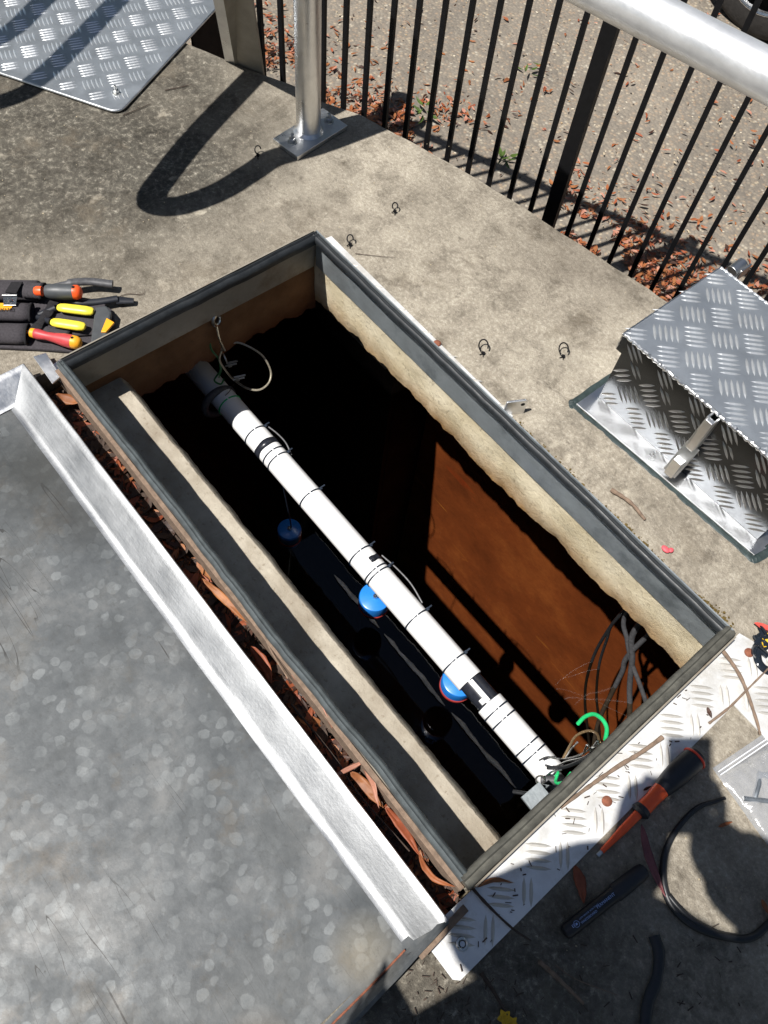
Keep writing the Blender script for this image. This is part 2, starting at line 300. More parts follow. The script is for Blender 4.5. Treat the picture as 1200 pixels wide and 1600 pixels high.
# ------------------------------------------------------------------ mesh helpers
def tag(o,label=None,cat=None,group=None,kind=None):
    if label: o['label']=label
    if cat: o['category']=cat
    if group: o['group']=group
    if kind: o['kind']=kind
    return o
def empty(name,loc,label,cat,group=None,rz=0):
    o=bpy.data.objects.new(name,None); C.objects.link(o); o.location=loc; o.rotation_euler=(0,0,rz); o.empty_display_size=.05
    return tag(o,label,cat,group)
def copy_tree(o,parent=None):
    c=o.copy(); C.objects.link(c); c.parent=parent
    for ch in o.children: copy_tree(ch,c)
    return c
def seed_of(v): return v
class MB:
    def __init__(s): s.b=bmesh.new()
    def box(s,c,sz,rz=0,mat=None,taper=1):
        m=(Matrix.Translation(c)@Matrix.Rotation(rz,4,'Z')) if mat is None else mat
        vs=[]
        for z in (-.5,.5):
            k=taper if z>0 else 1
            for x,y in ((-.5,-.5),(.5,-.5),(.5,.5),(-.5,.5)): vs.append(s.b.verts.new(m@Vector((x*sz[0]*k,y*sz[1]*k,z*sz[2]))))
        for f in ((3,2,1,0),(4,5,6,7),(0,1,5,4),(1,2,6,5),(2,3,7,6),(3,0,4,7)): s.b.faces.new([vs[i] for i in f])
        return s
    def bar(s,a,b,w,h):
        a=Vector(a); b=Vector(b); d=(b-a); q=d.to_track_quat('X','Z').to_matrix().to_4x4()
        return s.box(None,(d.length,w,h),mat=Matrix.Translation((a+b)/2)@q)
    def prism(s,pts,z0,z1):
        lo=[s.b.verts.new((p[0],p[1],z0)) for p in pts]; hi=[s.b.verts.new((p[0],p[1],z1)) for p in pts]; n=len(pts)
        f=s.b.faces.new(hi); f2=s.b.faces.new(lo[::-1])
        for i in range(n): s.b.faces.new((lo[i],lo[(i+1)%n],hi[(i+1)%n],hi[i]))
        return s
    def tube(s,pts,r,seg=12,cap=True,flat=1.0,closed=False):
        pts=[Vector(p) for p in pts]; n=len(pts); rings=[]
        rr=r if hasattr(r,'__len__') else [r]*n
        up=Vector((0,0,1)); prev=None
        for i,p in enumerate(pts):
            if closed: t=(pts[(i+1)%n]-pts[i-1])
            else: t=(pts[min(i+1,n-1)]-pts[max(i-1,0)])
            t.normalize()
            if prev is None:
                a=up if abs(t.z)<.95 else Vector((1,0,0)); u=t.cross(a).normalized()
            else: u=(prev-t*prev.dot(t)).normalized()
            prev=u; v=u.cross(t)
            rings.append([s.b.verts.new(p+(u*math.cos(k*2*math.pi/seg)+v*math.sin(k*2*math.pi/seg)*flat)*rr[i]) for k in range(seg)])
        m=n if closed else n-1
        for i in range(m):
            A=rings[i]; B=rings[(i+1)%n]
            for k in range(seg): s.b.faces.new((A[k],A[(k+1)%seg],B[(k+1)%seg],B[k]))
        if cap and not closed:
            s.b.faces.new(rings[0][::-1]); s.b.faces.new(rings[-1])
        return s
    def lathe(s,a,b,prof,seg=20):
        """profile [(t along a->b, radius)]"""
        a=Vector(a); b=Vector(b)
        return s.tube([a.lerp(b,t) for t,_ in prof],[max(r,.0001) for _,r in prof],seg)
    def ring(s,c,axis,R0,r,seg=36,rs=8,a0=0,a1=2*math.pi):
        axis=Vector(axis).normalized(); u=axis.orthogonal().normalized(); v=axis.cross(u); c=Vector(c)
        full=abs(a1-a0-2*math.pi)<1e-4; n=seg
        pts=[c+(u*math.cos(a0+(a1-a0)*i/(n if full else n-1))+v*math.sin(a0+(a1-a0)*i/(n if full else n-1)))*R0 for i in range(n)]
        return s.tube(pts,r,rs,closed=full)
    def leaf(s,c,ang,L,W,curl=.15,tilt=0,z=0,bend=0,n=9):
        c=Vector(c); m=Matrix.Translation(c)@Matrix.Rotation(ang,4,'Z')@Matrix.Rotation(tilt,4,'X')
        rows=[]
        sd=random.random()*50; tw=rnd(-.5,.5)
        for i in range(n):
            t=i/(n-1); wd=W*(math.sin(math.pi*t**.8)**.8 if 0<t<1 else 0.02)*(1+.22*noise.noise(Vector((t*7,sd,0))))
            x=(t-.5)*L; yb=bend*L*math.sin(math.pi*t)
            zc=curl*L*.7*((t-.5)**2*2-.2)+.03*L*noise.noise(Vector((t*4,sd,3)))
            row=[]
            for k,kk in enumerate((-1,-.5,0,.5,1)): row.append(s.b.verts.new(m@Vector((x,yb+kk*wd*.5,zc+(0.05 if kk else -.03)*W+kk*wd*.5*tw*(t-.5)+W*.06*noise.noise(Vector((t*9,kk*2,sd)))))))
            rows.append(row)
        for i in range(n-1):
            for k in range(4): s.b.faces.new((rows[i][k],rows[i+1][k],rows[i+1][k+1],rows[i][k+1]))
        return s
    def build(s,name,mat,parent=None,smooth=True,bevel=0,solid=0,auto=None,seg=2):
        me=bpy.data.meshes.new(name); bmesh.ops.recalc_face_normals(s.b,faces=s.b.faces[:]) if not solid else None
        s.b.to_mesh(me); s.b.free(); o=bpy.data.objects.new(name,me); C.objects.link(o)
        if mat: me.materials.append(mat)
        if mat and mat in RIDGE: me.materials.append(RIDGE[mat])
        if parent is not None:
            o.parent=parent
            # geometry is written in world coordinates: undo the parent's placement
            pw=Matrix.Identity(4); q=parent
            chain=[]
            while q is not None: chain.append(q); q=q.parent
            for q in reversed(chain): pw=pw@Matrix.LocRotScale(q.location,q.rotation_euler,q.scale)
            me.transform(pw.inverted())
        if smooth:
            for p in me.polygons: p.use_smooth=True
            if bevel==0: 
                try: me.set_sharp_from_angle(angle=R(40))
                except Exception: pass
        if solid: md=o.modifiers.new('solid','SOLIDIFY'); md.thickness=solid; md.offset=0
        if bevel: md=o.modifiers.new('bevel','BEVEL'); md.width=bevel; md.segments=seg; md.limit_method='ANGLE'; md.angle_limit=R(35)
        if bevel and smooth:
            try: me.set_sharp_from_angle(angle=R(60))
            except Exception: pass
        return o
def rnd(a,b): return random.uniform(a,b)
_t=bmesh.new(); bmesh.ops.create_icosphere(_t,subdivisions=1,radius=1); ICO_V=[v.co.copy() for v in _t.verts]; ICO_F=[tuple(v.index for v in f.verts) for f in _t.faces]; _t.free()
def pebble(bm,r,mt,mi=0):
    vs=[bm.verts.new(mt@(v*r*rnd(.85,1.15))) for v in ICO_V]
    for f in ICO_F: bm.faces.new([vs[i] for i in f]).material_index=mi
def spl(pts,n=8):
    pts=[Vector(p) for p in pts]; out=[]
    P_=[pts[0]*2-pts[1]]+pts+[pts[-1]*2-pts[-2]]
    for i in range(1,len(P_)-2):
        a,b,c,d=P_[i-1:i+3]
        for k in range(n):
            t=k/n; out.append(.5*((2*b)+(-a+c)*t+(2*a-5*b+4*c-d)*t*t+(-a+3*b-3*c+d)*t**3))
    out.append(pts[-1]); return out
def fbm(x,y=0,z=0,o=4):
    return sum(noise.noise(Vector((x*2**i,y*2**i,z*2**i+i*7.3)))/2**i for i in range(o))

def treads(mb,org,ux,uy,uz,inside,a=.082,L=.047,Wd=.0068,H=.0022,ext=1.0,ph=(0,0)):
    """raised five-bar pattern: groups of lens shaped bars, alternating direction, set diagonally"""
    n=int(ext/a)+2
    for i in range(-n,n):
        for j in range(-n,n):
            for o in (0,1):
                cu=(i+.5*o+ph[0])*a; cv=(j+.5*o+ph[1])*a
                ang=R(45)+(R(90) if o else 0)
                d=(math.cos(ang),math.sin(ang)); e=(-d[1],d[0])
                for k in range(-2,3):
                    off=k*.0112; cc=(cu+e[0]*off,cv+e[1]*off)
                    if not inside(cc[0],cc[1],L*.5): continue
                    l=L*(1-.03*abs(k)); pts=[(-.5,0,0),(-.25,-.42,0),(0,-.5,0),(.25,-.42,0),(.5,0,0),(.25,.42,0),(0,.5,0),(-.25,.42,0)]
                    def w(px,py,pz): 
                        u=cc[0]+d[0]*px*l+e[0]*py*Wd; v=cc[1]+d[1]*px*l+e[1]*py*Wd
                        return mb.b.verts.new(org+ux*u+uy*v+uz*pz)
                    ringv=[w(x,y,-.0002) for x,y,_ in pts]; t=[w(-.27,0,H*.85),w(0,0,H),w(.27,0,H*.85)]
                    for f in ((0,1,'a'),(1,2,'ab'),(2,3,'bc'),(3,4,'c'),(4,5,'c'),(5,6,'bc'),(6,7,'ab'),(7,0,'a')):
                        tv={'a':[t[0]],'c':[t[2]]}.get(f[2])
                        if f[2]=='ab': tv=[t[1],t[0]] if f[0]<4 else [t[0],t[1]]
                        if f[2]=='bc': tv=[t[2],t[1]] if f[0]<4 else [t[1],t[2]]
                        mb.b.faces.new([ringv[f[0]],ringv[f[1]]]+tv).material_index=1
    return mb

# ================================================================== SETTING
GZ=-.4
# gravel ground, one sheet to the horizon with a finer, uneven patch near by
g=MB(); 
xs=[-120,-30,-10,-5]+[-4+.1*i for i in range(51)]+[2,5,12,30,120]; ys=[-120,-30,-8,-2,1.0]+[1.1+.1*i for i in range(45)]+[6,9,15,30,120]
vv=[[g.b.verts.new((x,y,GZ+(.012*fbm(x*2.2,y*2.2) if -4<x<1 and 1.1<y<5.4 else 0))) for x in xs] for y in ys]
for j in range(len(ys)-1):
    for i in range(len(xs)-1):
        cx=(xs[i]+xs[i+1])/2; cy=(ys[j]+ys[j+1])/2
        if -2.0<=cx<=1 and cy<1.0 and cy>-2: pass
        g.b.faces.new((vv[j][i],vv[j][i+1],vv[j+1][i+1],vv[j+1][i]))
# open the ground under the slab for the tank
bmesh.ops.delete(g.b,geom=[f for f in g.b.faces if -4<f.calc_center_median().x<2 and -2<f.calc_center_median().y<(1.3 if f.calc_center_median().x>-1.0 else 1.0)],context='FACES')
tag(g.build('ground',M['gravel'],smooth=True),kind='structure')

# slab: outer outline with the measured broken far edge
edge=[(-1.95,1.058),(-1.84,1.10),(-1.735,1.148),(-1.655,1.185),(-1.559,1.208),(-1.461,1.26),(-1.387,1.277),(-1.192,1.329),(-.996,1.366),(-.795,1.394),(-.648,1.417),(-.539,1.431),(-.2,1.475),(.4,1.55),(1.6,1.7)]
def rough_edge(pts,step=.012,amp=.003):
    out=[]
    for a,b in zip(pts[:-1],pts[1:]):
        a=Vector(a); b=Vector(b); n=max(1,int((b-a).length/step))
        for i in range(n):
            p=a.lerp(b,i/n); k=amp*fbm(p.x*14,p.y*14,2); q=(b-a).normalized(); out.append((p.x-q.y*k,p.y+q.x*k))
    out.append(pts[-1]); return out
outer=[(2.2,-1.6),(-3.4,-1.6),(-3.4,.50)]+rough_edge([(-3.4,.50)]+edge)[1:]
outer+=[(2.2,1.75)]
hole=[(-1.175,.165),(.0955,.165),(.0955,.884),(-1.175,.884)]
s=MB()
def loop(pts,z): return [s.b.verts.new((p[0],p[1],z)) for p in pts]
def edges(vs): return [s.b.edges.get((vs[i],vs[(i+1)%len(vs)])) or s.b.edges.new((vs[i],vs[(i+1)%len(vs)])) for i in range(len(vs))]
o1=loop(outer,0); h1=loop(hole,0); e=edges(o1)+edges(h1)
bmesh.ops.triangle_fill(s.b,use_beauty=True,use_dissolve=False,edges=e)
o2=loop([(p[0],p[1]) for p in outer],-.006); o3=loop(outer,-.44)
for i in range(len(outer)):
    j=(i+1)%len(outer)
    for A,B in ((o1,o2),(o2,o3)): s.b.faces.new((A[i],A[j],B[j],B[i]))
for v in o1: pass
# chamfer the worn lip
for v,p in zip(o1,outer): v.co.z=0; 
h2=loop(hole,-.17); o4=loop([(-3.35,-1.55),(-3.35,.45),(-1.7,1.05),(2.15,1.42),(2.15,-1.55)],-.17)
for i in range(4):
    j=(i+1)%4; 
    s.b.faces.new((h1[i],h2[i],h2[j],h1[j]))
e=edges(h2)+edges(o4); bmesh.ops.triangle_fill(s.b,use_beauty=True,edges=[x for x in e])
tag(s.build('concrete_slab',M['slab'],smooth=False),kind='structure')
# underside blocks light: tank walls, floor
def jag(name,mat,a,b,inward,z0,zlow,amp,mseed,thick=.05):
    a=Vector(a); b=Vector(b); inward=Vector(inward); n=int((b-a).length/.004); rows=10; m=MB(); grid=[]
    for i in range(n+1):
        p=a.lerp(b,i/n); zb=zlow+amp*(1.0*fbm(p.x*4,p.y*4,mseed,3)+.5*fbm(p.x*31,p.y*31,mseed+4,4)+.5*max(0,fbm(p.x*8+3,p.y*8,mseed+9,2)-.2)+.12*noise.noise(Vector((p.x*140,p.y*140,mseed)))); col=[]
        for k in range(rows+1):
            t=k/rows; z=z0+(zb-z0)*t
            d=.003*fbm(p.x*12,p.y*12+mseed,z*12)+(.005*max(0,t-.8)*5*(.6+noise.noise(Vector((p.x*30,p.y*30,mseed)))))
            col.append(m.b.verts.new((p.x-inward.x*d,p.y-inward.y*d,z)))
        # underside of the ragged lip
        col.append(m.b.verts.new((p.x-inward.x*thick,p.y-inward.y*thick,zb+.012)))
        grid.append(col)
    for i in range(n):
        for k in range(rows+1): m.b.faces.new((grid[i][k],grid[i+1][k],grid[i+1][k+1],grid[i][k+1]))
    return tag(m.build(name,mat,smooth=True),kind='structure')
jag('hatch_edge_far',M['cream'],(-1.17,.876,0),(.10,.876,0),(0,-1,0),-.040,-.188,.012,1.3)
jag('hatch_edge_left',M['brownc'],(-1.158,.15,0),(-1.158,.88,0),(1,0,0),-.040,-.205,.022,4.1)
jag('hatch_edge_right',M['cream'],(.090,.15,0),(.090,.88,0),(-1,0,0),-.040,-.19,.012,8.1)
# ledge inside the near side
m=MB(); n=310; cols=[]
for i in range(n+1):
    x=-1.158+1.247*i/n; ye=.340+.0025*fbm(x*9,0,3)+.0012*noise.noise(Vector((x*120,0,0))); zb=-.185+.012*fbm(x*6,3,9)
    yb=ye+.003*fbm(x*23,5,1)
    prof=[(.2345,-.0),(.2345,-.100),(.27,-.0995),(.31,-.1005),(ye-.004,-.1),(ye,-.104),(ye+.012+.003*fbm(x*15,8),-.13),(yb+.022,zb),(ye-.06,zb+.01)]
    cols.append([m.b.verts.new((x,y,z+(.0008*noise.noise(Vector((x*60,y*60,0))) if k in(2,3,4) else 0))) for k,(y,z) in enumerate(prof)])
for i in range(n):
    for k in range(len(prof)-1): m.b.faces.new((cols[i][k],cols[i+1][k],cols[i+1][k+1],cols[i][k+1]))
tag(m.build('hatch_ledge',M['ledge'],smooth=True),kind='structure')
# trench between the lid and the frame
m=MB(); m.box((-.535,.19,-.055),(1.27,.052,.012)); tag(m.build('drain_channel',M['pitdark'],smooth=False),kind='structure')
m=MB(); m.box((-.535,.1615,-.09),(1.27,.006,.176)); tag(m.build('drain_channel_wall',M['pitdark'],smooth=False),kind='structure')
# tank
m=MB(); m.box((.16,1.33,-1.5),(2.46,.05,2.64)); tag(m.build('tank_wall_far',M['rust'],smooth=False),kind='structure')
m=MB()
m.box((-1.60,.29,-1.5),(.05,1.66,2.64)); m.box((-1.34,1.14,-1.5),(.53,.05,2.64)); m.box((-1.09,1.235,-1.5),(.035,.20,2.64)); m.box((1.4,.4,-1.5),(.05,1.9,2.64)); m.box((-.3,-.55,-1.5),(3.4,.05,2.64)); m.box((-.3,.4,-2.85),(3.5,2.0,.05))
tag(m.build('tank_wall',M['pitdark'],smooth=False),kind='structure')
m=MB(); n=2; vs=[m.b.verts.new(p) for p in ((-1.57,-.52,-.69),(1.37,-.52,-.69),(1.37,1.30,-.69),(-1.57,1.30,-.69))]; m.b.faces.new(vs)
tag(m.build('water',M['water'],smooth=False),kind='structure')
# pale wavy streak on the water, painting the lit edge of the sun patch
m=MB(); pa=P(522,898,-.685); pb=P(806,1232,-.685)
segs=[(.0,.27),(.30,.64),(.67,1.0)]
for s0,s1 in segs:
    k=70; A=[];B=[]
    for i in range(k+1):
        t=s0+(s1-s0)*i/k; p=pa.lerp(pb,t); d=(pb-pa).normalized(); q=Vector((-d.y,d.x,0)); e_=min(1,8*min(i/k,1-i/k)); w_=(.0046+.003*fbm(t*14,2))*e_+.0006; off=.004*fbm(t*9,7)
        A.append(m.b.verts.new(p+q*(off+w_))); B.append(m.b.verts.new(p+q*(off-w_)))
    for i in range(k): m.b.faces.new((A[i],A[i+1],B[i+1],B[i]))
tag(m.build('sun_streak',M['sun_streak'],solid=.001),kind='stuff',label='thin wavy pale streak on the black water, painted edge of the sun patch',cat='sun_streak')

# mortar fillet between the hatch frame and the box
m=MB(); nx=150; ny=26; X0,X1=-.56,.06
gr=[]
for i in range(nx+1):
    x=X0+(X1-X0)*i/nx; row=[]
    y0=.893; y1=1.035+.04*(x+.45)+.008*fbm(x*14,1)
    for j in range(ny+1):
        t=j/ny; y=y0+(y1-y0)*t
        en=min(1,5*(i/nx),5*(1-i/nx)); prof=math.sin(math.pi*min(1,t*1.02))**.5
        z=.001+en*prof*(.008+.006*fbm(x*7,y*7,3)+.002*noise.noise(Vector((x*60,y*60,0))))
        cr=abs(fbm(x*7.0,.3,8)*.02+.965-y); z-=.002*math.exp(-(cr/.002)**2)*max(0,fbm(x*9,2,2)+.4)
        row.append(m.b.verts.new((x,y,z if 0<j<ny and 0<i<nx else -.001)))
    gr.append(row)
for i in range(nx):
    for j in range(ny): m.b.faces.new((gr[i][j],gr[i+1][j],gr[i+1][j+1],gr[i][j+1]))
tag(m.build('mortar_fillet',M['slab']),kind='structure')
# dirt and moss along the frame
m=MB()
for k in range(2200):
    t=random.random(); x=-.50+.57*t+rnd(-.01,.01); y=.891+abs(random.gauss(0,.007*(1+.8*noise.noise(Vector((x*9,0,0)))))); r=rnd(.0008,.003)
    pebble(m.b,r,Matrix.Translation((x,y,.002+rnd(0,.004)))@Matrix.Diagonal((rnd(.7,1.5),rnd(.7,1.4),.6,1)))
tag(m.build('moss',M['moss']),kind='stuff',label='brown moss and grit along the outside of the hatch frame',cat='moss')
# concrete specks (loose grit) on slab
m=MB()
for k in range(700):
    x=rnd(-2.2,.7); y=rnd(-.2,1.4)
    if -1.2<x<.2 and .1<y<.95: continue
    if y>1.0 and x<-1.4: continue
    r=rnd(.0005,.0016); pebble(m.b,r,Matrix.Translation((x,y,r*.4))@Matrix.Diagonal((rnd(.7,1.5),rnd(.7,1.4),.7,1)))
tag(m.build('grit',M['mortar']),kind='stuff',label='pale loose grit scattered over the concrete slab',cat='grit')

# ================================================================== HATCH FRAME
fr=empty('hatch_surround',(-.54,.55,0),'open rectangular metal hatch surround with black rubber seal around the dark pit','hatch')
def seal(name,a,b,mat,side,wob=0,w=.011,h=.012,zc=.034,parent=fr,sub=None,ext=0):
    a=Vector(a); b=Vector(b); d=(b-a).normalized(); q=Vector((-d.y,d.x,0)); n=int((b-a).length/.008); m=MB(); rings=[]
    prof=[(-w,-h*.9),(-w*1.02,0),(-w*.8,h*.55),(-w*.35,h*.8),(-w*.1,h*.55),(w*.1,h*.5),(w*.35,h*.85),(w*.8,h*.6),(w*1.02,0),(w,-h*.9)]
    for i in range(n+1):
        t=i/n; p=a.lerp(b,t); f=wob*fbm(t*6.5,side*3.1)*math.sin(math.pi*t)**.4; g_=.0012*fbm(t*20,side)
        rings.append([m.b.verts.new(p+q*(u+f)+Vector((0,0,zc+v+g_))) for u,v in prof])
    for i in range(n):
        for k in range(len(prof)): m.b.faces.new((rings[i][k],rings[i+1][k],rings[i+1][(k+1)%len(prof)],rings[i][(k+1)%len(prof)]))
    m.b.faces.new(rings[0]); m.b.faces.new(rings[-1][::-1])
    return m.build(name,mat,parent)
seal('rubber_seal',(-1.146,.8645,0),(.078,.8645,0),M['rubber'],1,.0025,w=.0080,h=.008,zc=.036)
seal('rubber_seal',(-1.141,.232,0),(-1.141,.872,0),M['rubber'],2,.0025)
seal('rubber_seal',(-1.149,.231,0),(.068,.231,0),M['rubbergrey'],3,.006,w=.009)
seal('rubber_seal',(.073,.224,0),(.073,.873,0),M['rubberdust'],4,.0025,w=.0115,h=.014,zc=.036)
m=MB(); m.box((-.535,.8735,-.008),(1.225,.003,.105)); m.build('side_strip',M['galv'],fr,smooth=False)
m=MB(); m.box((-.535,.8795,.010),(1.225,.008,.034)); m.build('upstand',M['alu'],fr,smooth=False,bevel=.001)
m=MB(); m.box((-1.165,.552,-.02),(.022,.665,.040)); m.build('upstand',M['slab'],fr,smooth=False)
m=MB(); m.box((-1.1535,.552,-.012),(.003,.636,.108)); m.build('side_strip',M['galvdark'],fr,smooth=False)
m=MB(); m.box((.0865,.552,-.01),(.003,.636,.10)); m.build('side_strip',M['galvdark'],fr,smooth=False)
m=MB(); m.box((-.535,.2285,-.038),(1.225,.009,.132)); m.build('side_strip',M['galvdark'],fr,smooth=False)
m=MB(); m.box((-.535,.2185,.0),(1.225,.0085,.05)); m.build('upstand',M['twig'],fr,smooth=False,bevel=.001)
# flange on the far side
m=MB(); m.prism([(-1.152,.885),(-.515,.885),(-.515,.906),(-1.148,.918)],.0015,.0045)
treads(m,Vector((-.8,.9,.0045)),Vector((1,0,0)),Vector((0,1,0)),Vector((0,0,1)),lambda u,v,r:-.34<u<.27 and -.006<v<.006,ext=.5)
m.build('far_flange',M['flange'],fr,smooth=False)
# checker flange on the right: L shape
Lp=[(.0885,.146),(.1,.130),(.158,.130),(.166,.138),(.166,.79),(.62,.775),(.62,.96),(.20,.94),(.0885,.905)]
m=MB(); m.prism(Lp,.0012,.0046)
def inL(u,v,r): 
    return (.093+r*.4<u<.165-r*.4 and .14+r*.4<v<.89) or (.16<u<.6 and .80+r*.4<v<.925-r*.3)
treads(m,Vector((0,0,.0046)),Vector((1,0,0)),Vector((0,1,0)),Vector((0,0,1)),inL,ext=1.1,ph=(.42,.27),a=.082)
m.build('right_flange',M['flange'],fr,smooth=False)
for px,py in ((948,1252),(1170,1020),(683,537)):
    p=P(px,py,.005); m=MB(); m.lathe(p,p+Vector((0,0,.005)),[(0,.0085),(.5,.0085),(.9,.0065),(1,.002)],18); m.build('rusty_bolt',M['rustbolt'],fr)
p=P(722,1475,.005); m=MB(); m.ring(p+Vector((0,0,.002)),(0,0,1),.0075,.0025); m.lathe(p,p+Vector((0,0,.004)),[(0,.005),(1,.004)],12); m.build('bolt_hole_ring',M['steel'],fr)
# hinge ear beside the box
p1=P(817,646,0); p0=P(792,628,.046); p0.z=0; ed_=(p1-p0).normalized()
q=[p0,p1,p1+Vector((0,0,.044)),p1-ed_*.005+Vector((0,0,.049)),p0+Vector((0,0,.046))]
nrm=(p1-p0).cross(Vector((0,0,1))).normalized()*.005
m=MB(); lo=[m.b.verts.new(x-nrm*.5) for x in q]; hi=[m.b.verts.new(x+nrm*.5) for x in q]
m.b.faces.new(lo); m.b.faces.new(hi)
for i in range(5): m.b.faces.new((lo[i],lo[(i+1)%5],hi[(i+1)%5],hi[i]))
ear=m.build('hinge_ear',M['alu'],fr,smooth=False,bevel=.0012)
cen=p1-ed_*.009+Vector((0,0,.036))
m=MB(); nn=nrm.normalized()*.0028; m.lathe(cen-nn,cen+nn,[(0,.0045),(1,.0045)],14); m.build('ear_hole',M['black'],ear)

# ================================================================== HATCH LID
lid=empty('access_cover',(-.55,-.2,0),'large grey mottled aluminium hatch lid lying open upside down on the slab','cover')
x0,x1,y1,y0=-1.19,.104,.1715,-.62
m=MB(); nx,ny=60,40; gg=[]
for i in range(nx+1):
    gg.append([m.b.verts.new((-1.13+(1.208)*i/nx,y0+.03+(.112-(y0+.03))*j/ny,.0032+.0010*fbm(i*.12,j*.15,4))) for j in range(ny+1)])
for i in range(nx):
    for j in range(ny): m.b.faces.new((gg[i][j],gg[i+1][j],gg[i+1][j+1],gg[i][j+1]))
m.build('lid_panel',M['lid'],lid)
# front rim: curved rolled strip
def rimstrip(name,mat,prof,xa,xb,mit0=0,mit1=0):
    m=MB(); n=120; rows=[]
    for i in range(n+1):
        t=i/n; r_=[]
        for (y,z) in prof:
            k=max(0,(y-.105)/.066); xx=xa+mit0*k+(xb+mit1*k-(xa+mit0*k))*t
            r_.append(m.b.verts.new((xx,y+.0007*fbm(t*10,2),z+.0008*fbm(t*8+9,y*30))))
        rows.append(r_)
    for i in range(n):
        for k in range(len(prof)-1): m.b.faces.new((rows[i][k],rows[i+1][k],rows[i+1][k+1],rows[i][k+1]))
    return m.build(name,mat,lid)
rimstrip('front_rim',M['rim'],[(.1665,-.002),(.1725,.0),(.173,.038),(.1715,.041),(.1690,.041),(.158,.0345),(.145,.0262),(.135,.0196),(.127,.0142),(.1215,.0105),(.118,.0082),(.1145,.0066),(.108,.0058),(.103,.0060)],-1.126,.080,-.058,.014)
# left and right rims
m=MB(); prof=[(.1725,.0),(.173,.038),(.1715,.041),(.1690,.041),(.158,.0345),(.145,.0262),(.135,.0196),(.127,.0142),(.1215,.0105),(.118,.0082),(.1145,.0066),(.108,.0058)]
k0=[];k1=[]
for y,z in prof:
    xx=-1.126-(y-.105)*.88; k0.append(m.b.verts.new((xx,y-.0005,z))); k1.append(m.b.verts.new((xx,y0,z)))
for i in range(len(prof)-1): m.b.faces.new((k0[i],k1[i],k1[i+1],k0[i+1]))
m.build('left_rim',M['alu'],lid)
m=MB(); n=40; rows=[]
for i in range(n+1):
    y=.1715+(y0-.1715)*i/n; k=(.1715-y)*.05; f=.0015*fbm(y*9,3)
    prof=[(.070+k,.0070),(.078+k,.0085),(.083+k,.014),(.0875+k+f,.0335),(.0925+k+f,.0395),(.098+k+f,.036),(.100+k,0)]
    rows.append([m.b.verts.new((x if y<.112 or j>2 else x+.004*j,y,z)) for j,(x,z) in enumerate(prof)])
for i in range(n):
    for k in range(6): m.b.faces.new((rows[i][k],rows[i+1][k],rows[i+1][k+1],rows[i][k+1]))
m.build('right_rim',M['lid'],lid)
m=MB(); m.box((-.54,y0,.02),(1.28,.006,.04)); m.build('back_rim',M['alu'],lid)
# weld bead line on right edge + flat bar poking out
m=MB(); a=P(655,1495,.03); b=P(728,1418,.012); m.bar(a,b,.012,.003); m.build('hinge_bar',M['twig'],lid,smooth=False,bevel=.0008)
m=MB(); m.tube(spl([(.084,.10,.013),(.087,.03,.014),(.089,-.06,.013),(.095,-.2,.014),(.1,-.4,.013)],8),.0016,8); m.build('rust_seam',M['rustbolt'],lid)
# bracket at the left corner between lid and frame
m=MB(); m.prism([P(52,558,.02)[:2],P(72,552,.02)[:2],P(96,588,.02)[:2],P(82,600,.02)[:2]],.018,.022); m.build('corner_tab',M['alu'],lid,smooth=False,bevel=.0006)
m=MB(); m.prism([P(73,580,.0)[:2],P(100,560,.0)[:2],P(122,592,.0)[:2],P(96,600,.0)[:2]],-.004,.006); m.build('corner_plate',M['alubright'],fr,smooth=False,bevel=.001)

# ================================================================== TREAD PLATE BOX
bx=empty('lidded_box',(-.23,1.22,0),'silver tread plate box with overhanging lid fixed beside the hatch by the fence','box')
BX0,BX1,BY0,BY1,BH=-.439,-.012,1.088,1.365,.20
UX=Vector((1,0,0)); UY=Vector((0,1,0)); UZ=Vector((0,0,1))
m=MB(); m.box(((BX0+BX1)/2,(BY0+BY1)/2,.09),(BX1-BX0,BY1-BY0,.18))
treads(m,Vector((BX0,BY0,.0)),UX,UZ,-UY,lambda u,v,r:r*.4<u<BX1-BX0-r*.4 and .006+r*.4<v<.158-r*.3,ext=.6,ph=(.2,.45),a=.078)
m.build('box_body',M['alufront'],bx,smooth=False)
LY0,LY1,LX0,LX1=1.077,1.379,-.449,-.002
m=MB(); m.box(((LX0+LX1)/2,(LY0+LY1)/2,.184),(LX1-LX0,LY1-LY0,.044))
treads(m,Vector((LX0,LY0,.206)),UX,UY,UZ,lambda u,v,r:r*.25<u<LX1-LX0-r*.3 and r*.25<v<LY1-LY0-r*.3,ext=.6,ph=(.1,.35),a=.082)
treads(m,Vector((LX0,LY0,.162)),UX,UZ,-UY,lambda u,v,r:r*.3<u<LX1-LX0-r*.3 and .004+r*.25<v<.042-r*.25,ext=.6,ph=(.1,.9),a=.078)
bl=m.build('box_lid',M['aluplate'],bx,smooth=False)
bl.data.materials.append(M['alufront']); bl.data.materials.append(M['ridgedim'])  # upright skirt faces take the copies with the dark reflection painted in
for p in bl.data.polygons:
    if p.center.z<.2045 and abs(p.normal.z)<.9: p.material_index=2 if p.material_index==0 else 3
